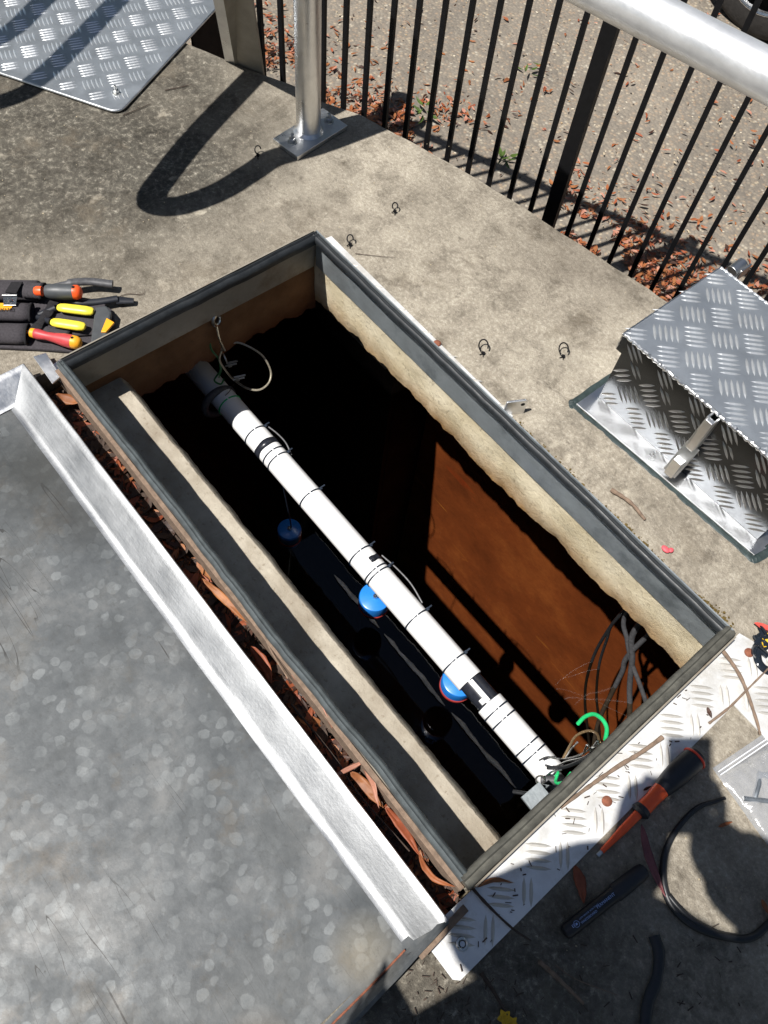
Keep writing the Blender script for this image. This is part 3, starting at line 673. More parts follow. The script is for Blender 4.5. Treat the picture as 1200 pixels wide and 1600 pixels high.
# welded lid edges
m=MB(); 
def bead(m,a,b,r,seed,n=None):
    a=Vector(a); b=Vector(b); n=int((b-a).length/.0035); pts=[a.lerp(b,i/n)+Vector((0,rnd(-1,1),rnd(-1,1)))*r*.25 for i in range(n+1)]
    m.tube(pts,[r*(1+.3*math.sin(i*1.7+seed)+rnd(-.15,.15)) for i in range(n+1)],8)
bead(m,(LX0,LY0,.2055),(LX1,LY0,.2055),.0034,1); bead(m,(LX0+.0005,LY1,.2055),(LX1,LY1,.2055),.002,2)
n=80; m.tube([Vector((LX0,LY0+(LY1-LY0)*i/n,.2055)) for i in range(n+1)],[.002*(1+.3*rnd(-1,1)) for i in range(n+1)],8)
m.tube([Vector((LX0,LY0,.205-.042*i/12)) for i in range(13)],[.0018*(1+.3*rnd(-1,1)) for i in range(13)],8)
m.build('weld_bead',M['alubright'],bl)
m=MB(); m.box((BX0-.006,1.06,.0),(.001,.001,.001))
fl=[(-.456,1.036),(.006,1.056),(.012,1.088),(-.44,1.0885)]
m.prism(fl,.0035,.0075)
m.prism([(-.456,1.036),(-.4395,1.0885),(-.4395,1.37),(-.458,1.37)],.0030,.0065)
m.prism([(.006,1.056),(-.0115,1.0885),(-.0115,1.37),(.02,1.37)],.0030,.0065)
m.build('base_flange',M['alubright'],bx,smooth=False,bevel=.001)
m=MB()
def blobstrip(m,pts,w0,z,seed,hh=.004):
    pts=spl(pts,24); rows=[]
    for i,p in enumerate(pts):
        t=(pts[min(i+1,len(pts)-1)]-pts[max(i-1,0)]).normalized(); q=Vector((-t.y,t.x,0)); w_=w0*(1+.35*fbm(i*.05,seed,0,3)); o_=w0*.3*fbm(i*.04,seed+5,0,3)
        rows.append([m.b.verts.new(p+q*(o_+k*w_)+Vector((0,0,z+hh*(1-k*k)*(.7+.4*fbm(i*.2,seed+9))))) for k in (-1,-.6,0,.6,1)])
    for i in range(len(rows)-1):
        for k in range(4): m.b.faces.new((rows[i][k],rows[i+1][k],rows[i+1][k+1],rows[i][k+1]))
blobstrip(m,[(-.459,1.36,.001),(-.461,1.2,.001),(-.463,1.06,.001),(-.458,1.032,.001),(-.38,1.032,.001),(-.2,1.040,.001),(-.02,1.049,.001),(.010,1.052,.001),(.016,1.10,.001),(.02,1.3,.001)],.0085,.001,3)
blobstrip(m,[(-.462,1.028,.001),(-.447,1.012,.001),(-.432,1.004,.001)],.006,.001,8,.003)
m.build('sealant',M['sealant'],bx)
# hasp over the front
hx=-.215
m=MB()
def pl(m,pts,th,mat=None):
    pts=[Vector(p) for p in pts]
    for a,b in zip(pts[:-1],pts[1:]): m.bar(a,b,th,.004)
m.bar((hx-.008,1.072,.203),(hx-.008,1.062,.118),.004,.026); m.bar((hx+.008,1.074,.203),(hx+.008,1.064,.118),.004,.022)
hs=m.build('hasp',M['alu'],bx,smooth=False,bevel=.0008)
m=MB(); m.box((hx,1.060,.155),(.016,.012,.09)); m.bar((hx,1.07,.11),(hx,1.042,.035),.030,.004); m.box((hx,1.052,.052),(.020,.022,.05)); m.build('hasp_staple',M['alubright'],hs,smooth=False,bevel=.0012)
# rear hinge knuckle
hp=Vector((LX0+.02,LY1+.012,.205)); m=MB(); m.tube([hp,hp+Vector((.0,.035,.004))],.012,14,flat=.7); m.box(hp+Vector((0,.018,-.012)),(.03,.034,.004)); m.box(hp+Vector((.016,.02,-.002)),(.004,.034,.026)); m.build('rear_hinge',M['alu'],bx,bevel=.0006)

# ================================================================== HANDRAIL
hr=empty('handrail',(-1.475,1.097,0),'thick bright round aluminium handrail crossing the upper right corner, on a bolted post','handrail')
zr=.624; sl=.1738
pA=Vector((-1.475,1.097,zr)); dR=Vector((1,sl,0)).normalized()
m=MB(); m.tube([pA-dR*.06,pA,pA+dR*2.6],.0355,40); m.build('rail',M['railwhite'],hr)
m=MB(); m.tube([(-1.475,1.097,.012),(-1.475,1.097,zr)],.0312,36); m.build('post',M['alu'],hr)
m=MB(); m.tube([(-1.475,1.097,.011),(-1.475,1.097,.0155),(-1.475,1.097,.020)],[.040,.036,.0312],36); m.build('weld_collar',M['alubright'],hr)
m=MB(); m.prism([(-1.500,1.003),(-1.409,1.013),(-1.435,1.193),(-1.527,1.183)],.001,.0125); m.build('base_plate',M['alu'],hr,smooth=False,bevel=.0012)
def bolt(p,parent,r=.0085,h=.016,mat='steel'):
    m=MB(); p=Vector(p); m.lathe(p,p+Vector((0,0,.003)),[(0,r*1.5),(1,r*1.4)],20)
    m.lathe(p+Vector((0,0,.003)),p+Vector((0,0,.003+h*.55)),[(0,r*1.1),(.9,r*1.1),(1,r*.95)],6)
    m.lathe(p+Vector((0,0,.003+h*.5)),p+Vector((0,0,.003+h*1.3)),[(0,r*.55),(.9,r*.55),(1,r*.4)],12)
    return m.build('bolt',M[mat],parent)
bolt(P(457,222,.0125),hr); bolt(P(514,190,.0125),hr)
# looped end of the railing, left of the picture
sh=.624; off=Vector((.1224*sh,.495*sh,0))
lp=[(-1.83,1.30),(-1.752,1.125),(-1.63,.866),(-1.545,.715),(-1.505,.655),(-1.470,.645),(-1.437,.690),(-1.425,.79),(-1.440,.90),(-1.450,.976)]
pts=[Vector((x,y,0))-off+Vector((0,0,sh)) for x,y in lp]
pts=[Vector((-2.02,1.32,sh))]+pts+[Vector((-1.500,.80,sh)),Vector((-1.475,1.10,sh))]
m=MB(); m.tube(spl(pts,10),.033,26); m.build('end_loop',M['alu'],hr)
# second railing further left (throws the two bars of shade over the ramp)
h2=empty('ramp_railing',(-2.2,.2,0),'round aluminium railing of the ramp, left of the picture','railing')
off2=Vector((.1224*.9,.495*.9,0))
for pts in ([(-2.42,1.33),(-2.237,1.013),(-2.044,.685),(-2.007,.545),(-2.05,.44),(-2.2,.4)],[(-2.58,1.25),(-2.342,.842),(-2.24,.66),(-2.2,.4)]):
    m=MB(); m.tube(spl([Vector((x,y,0))-off2+Vector((0,0,.9)) for x,y in pts],8),.029,22); m.build('rail',M['alu'],h2)
m=MB(); m.tube([(-2.3101,-.0455,.9),(-2.3101,-.0455,0)],.028,20); m.build('post',M['alu'],h2)

# ================================================================== RAMP PLATE + STRINGER
rp=empty('tread_plate',(-1.95,.85,0),'bluish silver tread plate with rounded corner bolted to the slab in the upper left','tread plate')
ang=R(28.8); ux=Vector((math.cos(ang),math.sin(ang),0)); uy=Vector((-math.sin(ang),math.cos(ang),0))
cor=P(205,183,.006)  # near right corner
cor=Vector((-1.800,.742,0))
def inpl(u,v,r): return -1.4+r<u<-.012-r*.3 and .012+r*.3<v<.65-r
m=MB(); rc=.028; arc=[(-rc+rc*math.sin(t),rc-rc*math.cos(t)) for t in [i*math.pi/2/6 for i in range(7)]]
pl2=[(-1.5,0)]+arc+[(0,.66),(-1.5,.66)]
pts=[cor+ux*u+uy*v for u,v in pl2]; m.prism([(p.x,p.y) for p in pts],.004,.0095)
treads(m,cor+Vector((0,0,.0095)),ux,uy,UZ,inpl,ext=1.5,ph=(.15,.3),a=.086,H=.0018)
m.build('plate',M['aluplate'],rp,smooth=False)
m=MB(); m.tube([Vector((p.x,p.y,.0068)) for p in pts[:-1]],.0032,8); m.build('rolled_edge',M['alu'],rp)
bolt(P(182,146,.0095),rp,.007,.014)
m=MB(); c_=cor+uy*.56-ux*.006; m.box((c_.x,c_.y,-.20),(.34,.006,.395),ang+R(90)); m.build('void_shade_panel',M['pitdark'],rp,smooth=False)  # added dark sheet standing for the black shade under the plate
st=empty('ramp_stringer',(-1.79,1.14,0),'flat grey brown metal side beam rising beyond the slab edge at the top left','beam')
m=MB(); a0=Vector((-1.835,1.120,-.03)); a1=Vector((-1.758,1.160,-.03)); b0=P(350,-20,.30); b1=P(392,-20,.30)
b0=P(349,-10,.26); b1=P(394,-10,.26)
nr=((a1-a0).cross(b0-a0)).normalized()*.004
ext=.35
e0=b0+(b0-a0).normalized()*ext; e1=b1+(b1-a1).normalized()*ext
a0=a0-(b0-a0).normalized()*.05; a1=a1-(b1-a1).normalized()*.05
q=[a0,a1,e1,e0]; lo=[m.b.verts.new(x-nr) for x in q]; hi=[m.b.verts.new(x+nr) for x in q]; m.b.faces.new(lo); m.b.faces.new(hi)
for i in range(4): m.b.faces.new((lo[i],lo[(i+1)%4],hi[(i+1)%4],hi[i]))
m.build('web',simple('dull anodised metal',(.30,.27,.22,1),.6,.2,.15,20),st,smooth=False)
m=MB(); q=[a0,e0]; w2=Vector((-.03,-.012,-.01)); vs=[m.b.verts.new(x) for x in (a0,e0,e0+w2,a0+w2)]; m.b.faces.new(vs); m.build('side_web',M['alu'],st,smooth=False,solid=.004)

# ================================================================== FENCE
fz1=.8; fy=lambda x:1.883+.385*x
fn=empty('picket_fence',(-.95,fy(-.95),GZ),'black metal picket fence standing beyond the far edge of the slab','fence')
fa=math.atan(.385)
xs_l=[-1.0175-.0606*k for k in range(0,34)]; xs_r=[-.910+.0615*k for k in range(0,36)]
def picket(x):
    mb=MB(); mb.box((x,fy(x),(GZ+.06+fz1)/2),(.0118,.0118,fz1-GZ-.06),fa); mb.box((x,fy(x),fz1+.016),(.0118,.0118,.032),fa,taper=.2); return mb
pk=[x for x in xs_l if x>-1.84]+[x for x in xs_r if x<.9]
for x in pk: picket(x).build('picket',M['black'],fn,smooth=False)
for z in (GZ+.10,fz1-.045):
    m=MB(); a=(-1.88,fy(-1.88),z); b=(1.3,fy(1.3),z); m.bar(a,b,.028,.022); m.build('fence_rail',M['black'],fn,smooth=False)
for x in (-.964,-1.90,1.25):
    m=MB(); m.box((x,fy(x),(GZ-.02+fz1+.03)/2),(.034,.034,fz1+.05-GZ),fa); m.box((x,fy(x),fz1+.035),(.038,.038,.012),fa); m.build('fence_post',M['black'],fn,smooth=False)

# ================================================================== CAR (only the bottom of a wheel shows)
car=empty('parked_car',(-.1,4.1,GZ),'parked car on the gravel beyond the fence, its grey tyre showing at the top right','car')
def wheel(x,y,face):
    R0=.31; w=.2; cz=GZ+R0
    m=MB(); prof=[(0,.215),(.02,.232),(.05,.285),(.12,.305),(.3,.31),(.7,.31),(.88,.305),(.95,.285),(.98,.232),(1,.215)]
    a=Vector((x,y,cz)); b=Vector((x,y+w,cz))
    rings=m.tube([a.lerp(b,t) for t,_ in prof],[r for _,r in prof],64,cap=False)
    ty=m.build('wheel',M['tyre'],car)
    m=MB(); m.ring((x,y+.012,cz),(0,1,0),.217,.012,48,8); m.lathe((x,y+.03,cz),(x,y+.05,cz),[(0,.06),(1,.05)],20)
    for k in range(5):
        an=k*2*math.pi/5+.35
        for dd in (-.12,.12):
            m.bar((x+.05*math.cos(an+dd*1.5),y+.022,cz+.05*math.sin(an+dd*1.5)),(x+.212*math.cos(an+dd),y+.016,cz+.212*math.sin(an+dd)),.022,.02)
    m.lathe((x,y+.10,cz),(x,y+.13,cz),[(0,.15),(1,.15)],30)
    m.build('rim',M['wheel'],ty)
wheel(-1.455,3.2,-1); wheel(1.15,3.2,-1)
wheel(-1.455,4.65,1); wheel(1.15,4.65,1)
m=MB()
prof=[(-2.15,.32),(-2.2,.55),(-2.1,.78),(-1.3,.92),(-.7,1.38),(.6,1.42),(1.35,1.0),(1.95,.9),(2.05,.6),(1.98,.3),(1.53,.27)]
def arch(cx): return [(cx+.37*math.cos(t),.27+.40*math.sin(t)) for t in [i*math.pi/8 for i in range(0,9)]]
prof=prof[:-1]+arch(1.15)+arch(-1.455)
pl_=[(x,GZ+z) for x,z in prof]
ya,yb=3.23,4.82
A=[m.b.verts.new((x,ya+.12*max(0,(z-GZ-.85)/.5),z)) for x,z in pl_]; B=[m.b.verts.new((x,yb-.12*max(0,(z-GZ-.85)/.5),z)) for x,z in pl_]
m.b.faces.new(A); m.b.faces.new(B[::-1])
for i in range(len(A)): m.b.faces.new((A[i],A[(i+1)%len(A)],B[(i+1)%len(A)],B[i]))
m.build('body',M['carpaint'],car,smooth=False,bevel=.02)
m=MB(); m.prism([(-.95,3.25),(1.0,3.25),(.9,3.235),(-.85,3.235)],GZ+.98,GZ+1.28); m.build('side_window',M['glass'],car,smooth=False)

# ================================================================== SENSOR PIPE in the pit
pipe=empty('white_pipe',(-.55,.583,-.38),'long white plastic pipe with dark cable ties slung across the open pit','pipe')
pz=-.3825; py_=.583; pr=.0325
def px_(px,py): # x of the pipe top seen at this place
    return P(px,py,-.352).x
gapA=px_(748,1050); gapB=px_(778,1085)
m=MB(); m.tube([(-1.42,py_,pz),(gapA,py_,pz)],pr,48); m.build('pipe_section',M['pvc'],pipe)
m=MB(); m.tube([(gapB,py_,pz),(.062,py_,pz)],pr,48); m.build('pipe_section',M['pvc'],pipe)
m=MB(); m.tube([(gapA-.01,py_,pz),(gapB+.01,py_,pz)],pr*.86,40); jn=m.build('joint',M['tape'],pipe)
m=MB(); m.box(((gapA+gapB)/2,py_-.006,pz+pr*.86+.0005),(gapB-gapA-.004,.006,.002)); m.box((gapB-.010,py_-.018,pz+pr*.8),(.012,.012,.006)); m.build('strip',M['pvc'],jn,smooth=False)
def tie(x,w=.0034,head=True,mat='tie'):
    m=MB(); seg=56; k0=4; rings=[]
    a0=R(97); 
    for i in range(seg+1):
        an=a0+R(354)*i/seg; r_=pr+.0012
        rings.append([m.b.verts.new((x+dx,py_+math.cos(an)*(r_+dr),pz+math.sin(an)*(r_+dr))) for dx,dr in ((-w/2,-.0014),(w/2,-.0014),(w/2,.0006),(-w/2,.0006))])
    for i in range(seg):
        for k in range(4): m.b.faces.new((rings[i][k],rings[i+1][k],rings[i+1][(k+1)%4],rings[i][(k+1)%4]))
    m.b.faces.new(rings[0]); m.b.faces.new(rings[-1][::-1])
    if head:
        m.box((x,py_+pr*.93,pz+pr*.52),(.007,.008,.006)); m.box((x,py_+pr*.93+.007,pz+pr*.52+.006),(.0035,.011,.002))
    return m.build('cable_tie',M[mat],pipe,smooth=False)
for px,py,h in ((403,668,1),(427,703,0),(434,712,1),(491,766,1),(573,853,1),(597,881,0),(602,886,1),(658,957,1),(722,1022,1),(787,1099,0),(800,1112,0),(832,1158,0),(843,1170,0)): tie(px_(px,py),head=bool(h))
def band(x0,x1,a0,a1,mat,name='tape_band'):
    m=MB(); rows=[]
    for i in range(33):
        an=R(a0+(a1-a0)*i/32); f=.002*math.sin(i*.6)
        rows.append([m.b.verts.new((x,py_+math.cos(an)*(pr+.0011),pz+math.sin(an)*(pr+.0011))) for x in (x0+f*.4,x1-f*.4)])
    for i in range(32): m.b.faces.new((rows[i][0],rows[i][1],rows[i+1][1],rows[i+1][0]))
    return m.build(name,M[mat],pipe,solid=.0012)
xb=px_(419,691); band(xb-.011,xb+.008,-40,200,'tape'); xb=px_(590,868); band(xb-.008,xb+.007,-30,92,'tape')
# thin sensor leads along the far side
for xa,xe in ((px_(403,668),px_(440,712)),(px_(590,868),px_(650,945))):
    m=MB(); m.tube(spl([(xa,py_+pr+.004,pz+.012),((xa*2+xe)/3,py_+pr+.010,pz+.013),((xa+xe*2)/3,py_+pr+.011,pz+.012),(xe,py_+pr+.003,pz+.006)],8),.0022,8); m.build('sensor_lead',M['cablegrey'],pipe)

m=MB(); m.tube([(.058,py_-.005,pz-.01),(.12,py_-.005,pz-.01)],.026,30); m.build('end_fitting',M['galv'],pipe)
# dull coupling at the shaded end
m=MB(); xg=P(352,612,-.37).x; m.ring((xg,py_-.012,pz-.012),(1,0,0),.043,.010,40,10); m.build('coupling_ring',M['cablegrey'],pipe)
tie(P(385,625,-.352).x-.03,mat='green',head=False)

# floats hanging under the pipe
def float_switch(px,py,z,r,label):
    c=P(px,py,z); e_=empty('float_switch',c,label,'float switch','blue float switches hanging under the white pipe')
    m=MB(); m.lathe(c+Vector((0,0,-.045)),c+Vector((0,0,0)),[(0,r*.8),(.1,r*.97),(.85,r),(.97,r*.96),(1,r*.9)],40); m.build('cap',M['blue'],e_)
    m=MB(); m.lathe(c+Vector((0,0,-.052)),c+Vector((0,0,-.045)),[(0,r*1.0),(1,r*1.0)],40); m.build('red_ring',M['red'],e_)
    m=MB(); m.lathe(c+Vector((0,0,-.085)),c+Vector((0,0,-.052)),[(0,r*.5),(.3,r*.8),(1,r*.8)],40); m.build('lower_body',M['blue'],e_)
    m=MB(); top=c+Vector((.001,0,.001)); m.lathe(top,top+Vector((0,0,.006)),[(0,.007),(1,.006)],6); m.ring(top+Vector((0,0,.006)),(0,1,.3),.006,.0012,20,6); m.build('eye_bolt',M['steel'],e_)
    m=MB(); m.tube(spl([top+Vector((0,0,.008)),top+Vector((.002,.004,.03)),Vector((c.x+.004,py_-.022,pz-.018))],8),.0022,8); m.build('hanger',M['tie'],e_)
float_switch(586,932,-.50,.040,'blue float switch sunlit beside the middle of the white pipe')
float_switch(718,1062,-.47,.041,'bright blue float switch half hidden under the pipe beside the black joint')
float_switch(452,826,-.68,.034,'dim blue float switch in shade under the upper part of the white pipe')

# ================================================================== WIRES at the pipe ends
wr=empty('wire_sling',P(348,560,-.2),'steel wire sling with clamps holding the shaded upper end of the white pipe','wire sling')
def W(px,py,z): return P(px,py,z)
m=MB(); m.ring(W(338,500,-.075),(1,.4,.2),.012,.0045,24,8); m.build('hook',M['steel'],wr)
m=MB(); m.tube(spl([W(338,508,-.09),W(343,530,-.12),W(351,548,-.15)],8),.0030,8); m.ring(W(352,560,-.17),(.3,1,.2),.012,.002,20,6); m.build('steel_link',M['steel'],wr)
m=MB(); m.tube(spl([W(347,545,-.15),W(343,562,-.2),W(352,578,-.25),W(364,592,-.30),W(385,606,-.30),W(405,609,-.29),W(420,598,-.27),W(423,580,-.25),W(412,558,-.22),W(395,545,-.20),W(375,536,-.19),W(362,536,-.19)],8),.0026,8); m.build('wire_rope',simple('dull wire rope',(.4,.36,.28,1),.4,.6,.4,400),wr)
m=MB()
for a,b in (((352,572,-.25),(370,568,-.245)),((364,594,-.29),(382,590,-.285))):
    p=W(*a); q=W(*b); m.tube([p,q],.0025,8); m.tube([p+Vector((0,.004,.008)),q+Vector((0,.004,.008))],.0025,8); m.lathe(p.lerp(q,.25),p.lerp(q,.55),[(0,.006),(1,.006)],6)
m.build('rope_clamp',M['steel'],wr)
m=MB(); m.tube(spl([W(328,503,-.08),W(327,520,-.12),W(330,545,-.16),W(341,560,-.2),W(344,578,-.26),W(335,594,-.32),W(345,600,-.34),W(350,592,-.33)],8),.0024,8); m.tube(spl([W(341,560,-.2),W(346,575,-.25),W(342,590,-.3)],6),.0016,8); gw=m.build('green_cord',simple('mossy green cord',(.03,.16,.05,1),.6),wr)
m=MB(); m.tube(spl([W(366,600,-.33),W(358,612,-.345),W(352,618,-.35)],5),.001,6); m.build('thin_wire',M['twigdark'],wr)

w2=empty('wire_bundle',P(890,1170,-.1),'knot of steel wires and shackle tying the lower pipe end to the frame','wire bundle')
m=MB()
for pts in ([(842,1188,-.30),(856,1183,-.29),(880,1186,-.28),(905,1180,-.2),(925,1168,-.12)],[(843,1196,-.29),(862,1200,-.28),(885,1190,-.25),(915,1182,-.17),(935,1162,-.09)],[(882,1186,-.28),(895,1168,-.26),(902,1160,-.22)],[(850,1216,-.27),(862,1206,-.27),(878,1203,-.26)],[(912,1178,-.16),(918,1164,-.13),(925,1176,-.14),(934,1158,-.1),(924,1172,-.13)]):
    m.tube(spl([W(*p) for p in pts],8),.0021,8)
m.build('steel_wire',M['steel'],w2)
m=MB(); m.tube(spl([W(855,1200,-.285),W(880,1199,-.26),W(905,1190,-.2),W(925,1180,-.12)],8),.0038,8); m.tube([W(838,1228,-.26),W(852,1229,-.25)],.003,8); m.tube(spl([W(802,1237,-.26),W(825,1240,-.24),W(856,1242,-.2)],6),.0038,8); m.build('black_lead',M['cable'],w2)
m=MB(); m.tube(spl([W(880,1185,-.28),W(889,1168,-.26),W(900,1150,-.22),W(918,1142,-.19),W(932,1146,-.16),W(937,1160,-.12)],8),.0026,8); m.build('twisted_wire',M['wirebrown'],w2)
m=MB(); m.tube(spl([W(903,1131,-.14),W(914,1120,-.12),W(928,1116,-.10),W(941,1124,-.08),W(948,1138,-.07),W(946,1156,-.06)],8),.0040,10); m.tube(spl([W(857,1218,-.28),W(868,1213,-.27),W(872,1207,-.26),W(868,1222,-.25),W(880,1222,-.22),W(892,1208,-.18)],8),.0030,8); m.build('green_wire',M['green'],w2)
m=MB(); c=W(845,1218,-.27); m.tube([c,c+Vector((.02,.02,.005))],.0085,18); m.build('conduit_end',M['cablegrey'],w2)
m=MB(); ax=(CZv*-1); m.ring(W(844,1219,-.255),ax,.0085,.0018,24,6); m.build('shackle_ring',M['steel'],w2)
m=MB(); m.bar(W(822,1256,-.16),W(850,1232,-.16),.028,.006); m.build('wall_bracket',M['galv'],w2,smooth=False)
# black cables in the pit
cb=empty('cable_bundle',(.0,1.0,-.3),'group of black cables hanging against the rusty wall at the right of the pit','cables')
YC=.985
def Wy(px,py,y=YC): return PY(px,py,y)
for pts,r,mt in (([(968,962),(950,985),(930,1020),(917,1060),(914,1095),(917,1130),(921,1165)],.0042,'cable'),
                 ([(962,968),(948,1000),(936,1040),(932,1085),(935,1120),(938,1160)],.0038,'cable'),
                 ([(978,960),(980,1000),(987,1035),(1000,1070),(1010,1100),(1016,1130)],.0058,'cablegrey'),
                 ([(992,985),(988,1030),(984,1070),(984,1110),(982,1150)],.0075,'cablegrey'),
                 ([(985,1020),(972,1050),(955,1085),(938,1120),(930,1150),(926,1180)],.0065,'cablegrey')):
    m=MB(); p0=Wy(*pts[0]); p0z=Vector((p0.x,p0.y+.02,-.17))
    m.tube(spl([p0z]+[Wy(*p) for p in pts],8),r,10); m.build('cable',M[mt],cb)

# ================================================================== TOOL POUCH and tools (left edge)
pz0=.003
pc=empty('tool_pouch',P(40,490,0),'charcoal fabric tool pouch with open pockets lying at the left edge of the slab','tool pouch')
def PP(px,py,z): return P(px,py,z)
m=MB(); base=[(-160,438),(60,440),(100,462),(150,470),(176,486),(182,512),(150,545),(118,552),(60,548),(-160,538)]
m.prism([PP(x,y,.004)[:2] for x,y in base],.001,.010); m.build('back_panel',M['fabric'],pc,smooth=False,bevel=.003)
def pocket(a,b,r,flat=.62,name='pocket'):
    a=PP(*a); b=PP(*b); m=MB(); n=14; pts=[a.lerp(b,i/n) for i in range(n+1)]
    m.tube(pts,[r*(1+.03*math.sin(i*2.1)) for i in range(n+1)],24,cap=False,flat=flat); o=m.build(name,M['fabric'],pc,solid=.002)
    d=(b-a).normalized(); m=MB(); u=[b-d*.004,b+d*.001]; m.tube(u,[r*1.03]*2,24,cap=False,flat=flat); m.build('binding',M['fabricdark'],o,solid=.003)
    return o
pocket((-170,455,.022),(60,455,.022),.023); pocket((-170,487,.022),(50,488,.022),.021); pocket((-170,520,.020),(44,522,.020),.023)
pocket((40,453,.032),(68,455,.034),.019,name='tool_loop'); 
pocket((60,520,.016),(108,528,.016),.018,.5,'tool_loop')
m=MB(); m.prism([PP(x,y,.02)[:2] for x,y in ((60,482),(165,472),(160,520),(70,525))],.012,.019); m.build('front_flap',M['fabric'],pc,smooth=False,bevel=.004)
m=MB(); m.prism([PP(x,y,.02)[:2] for x,y in ((150,484),(168,482),(176,492),(166,540),(142,545))],.018,.030); m.build('stiff_tab',M['grip'],pc,smooth=False,bevel=.004)
m=MB(); m.prism([PP(x,y,.03)[:2] for x,y in ((167,498),(179,505),(166,520),(158,520))],.028,.033); m.build('orange_tag',M['amber'],pc,smooth=False,bevel=.001)
m=MB(); m.prism([PP(x,y,.03)[:2] for x,y in ((-60,478),(25,478),(18,488),(-60,487))],.036,.0385); ot=m.build('orange_label',M['amber'],pc,smooth=False)
m=MB(); m.bar(PP(3,461,.042),PP(27,461,.042),.004,.003); m.prism([PP(x,y,.042)[:2] for x,y in ((5,463),(27,463),(25,477),(5,477))],.040,.042); cl=m.build('metal_clip',M['steel'],pc,smooth=False,bevel=.0006)
m=MB(); m.prism([PP(x,y,.042)[:2] for x,y in ((18,441),(36,441),(26,459),(8,457))],.040,.044); m.build('strap_end',M['fabricdark'],pc,smooth=False,bevel=.001)
m=MB(); q=PP(16,469,.043); m.lathe(q,q+Vector((0,0,.003)),[(0,.005),(1,.003)],16); m.build('rivet',M['steel'],cl)
m=MB(); blobstrip(m,[PP(48,522,.03),PP(62,505,.03),PP(75,488,.028),PP(85,470,.024)],.010,.0,4,.004); m.build('strap',M['fabricdark'],pc)

def driver(name,label,a,b,prof,mats,ferr=None):
    a=PP(*a); b=PP(*b); e_=empty(name,a,label,'screwdriver'); return e_,a,b
e_,a,b=driver('screwdriver','grey and orange screwdriver handle sticking out of the tool pouch',(62,455,.042),(128,457,.046),None,None)
m=MB(); m.lathe(a-(b-a)*.12,b,[(0,.008),(.05,.0105),(.16,.0105)],24); m.build('collar',M['orange'],e_)
m=MB(); m.lathe(a+(b-a)*.15,b,[(0,.0125),(.12,.0155),(.4,.0165),(.75,.0155),(.9,.0135)],24); m.build('grip',M['grip'],e_)
m=MB(); m.lathe(a+(b-a)*.80,b,[(0,.0150),(.5,.0152),(.85,.0115),(1,.006)],24); ec=m.build('end_cap',M['orange'],e_)
m=MB(); q=a+(b-a)*.84+Vector((0,0,.0135)); m.lathe(q,q+Vector((0,0,.0022)),[(0,.0033),(1,.0033)],12); m.build('hanging_hole',M['black'],ec)
e_=empty('screwdriver',PP(48,520,.02),'worn red and amber screwdriver handle at the lower edge of the pouch','screwdriver')
a=PP(50,520,.028); b=PP(127,537,.030)
m=MB(); m.lathe(a,b,[(0,.006),(.03,.0095),(.12,.011),(.3,.0085),(.45,.0100),(.65,.0135),(.82,.0142)],24); m.build('grip',M['redgrip'],e_)
m=MB(); m.lathe(a+(b-a)*.80,b,[(0,.0138),(.5,.0135),(.85,.0105),(1,.005)],24); ec=m.build('end_cap',M['amber'],e_)
m=MB(); m.lathe(a-(b-a)*.5,a+(b-a)*.06,[(0,.003),(.8,.003),(.86,.0095),(1,.0102)],20); m.build('collar',M['amber'],e_)
m=MB(); q=a+(b-a)*.85+Vector((0,0,.0118)); m.lathe(q,q+Vector((0,0,.0022)),[(0,.003),(1,.003)],12); m.build('hanging_hole',M['black'],ec)
e_=empty('pliers',PP(150,455,.02),'pliers with black rubber handles spread, tucked behind the grey screwdriver','pliers')
m=MB(); m.tube(spl([PP(80,448,.03),PP(108,442,.03),PP(140,440,.026),PP(176,444,.022)],8),[.006]*8+[.0095]*17,14,flat=.75); m.build('handle',M['cablegrey'],e_)
m=MB(); m.tube(spl([PP(85,462,.028),PP(120,472,.024),PP(150,472,.020),PP(184,467,.018)],8),[.006]*8+[.0085]*17,14,flat=.75); m.tube([PP(182,469,.014),PP(209,470,.011)],[.011,.007],12,flat=.5); m.build('handle',M['gripblack'],e_)
m=MB(); m.tube([PP(80,448,.03),PP(30,452,.028)],.007,10); m.build('jaw',M['steel'],e_)
e_=empty('pliers',PP(110,492,.02),'pliers with two bright yellow handles lying in the tool pouch','pliers')
for a,b in (((90,480,.034),(146,487,.034)),((80,503,.034),(133,511,.034))):
    a=PP(*a); b=PP(*b); m=MB(); m.tube([a.lerp(b,t) for t in (0,.06,.2,.5,.8,.95,1)],[.006,.0092,.0108,.0112,.0112,.0098,.006],18,flat=.7); m.build('handle',M['yellow'],e_)
m=MB(); m.tube([PP(88,481,.030),PP(62,492,.016)],.007,10); m.tube([PP(80,503,.030),PP(60,496,.016)],.007,10); m.build('jaw',M['gripblack'],e_)

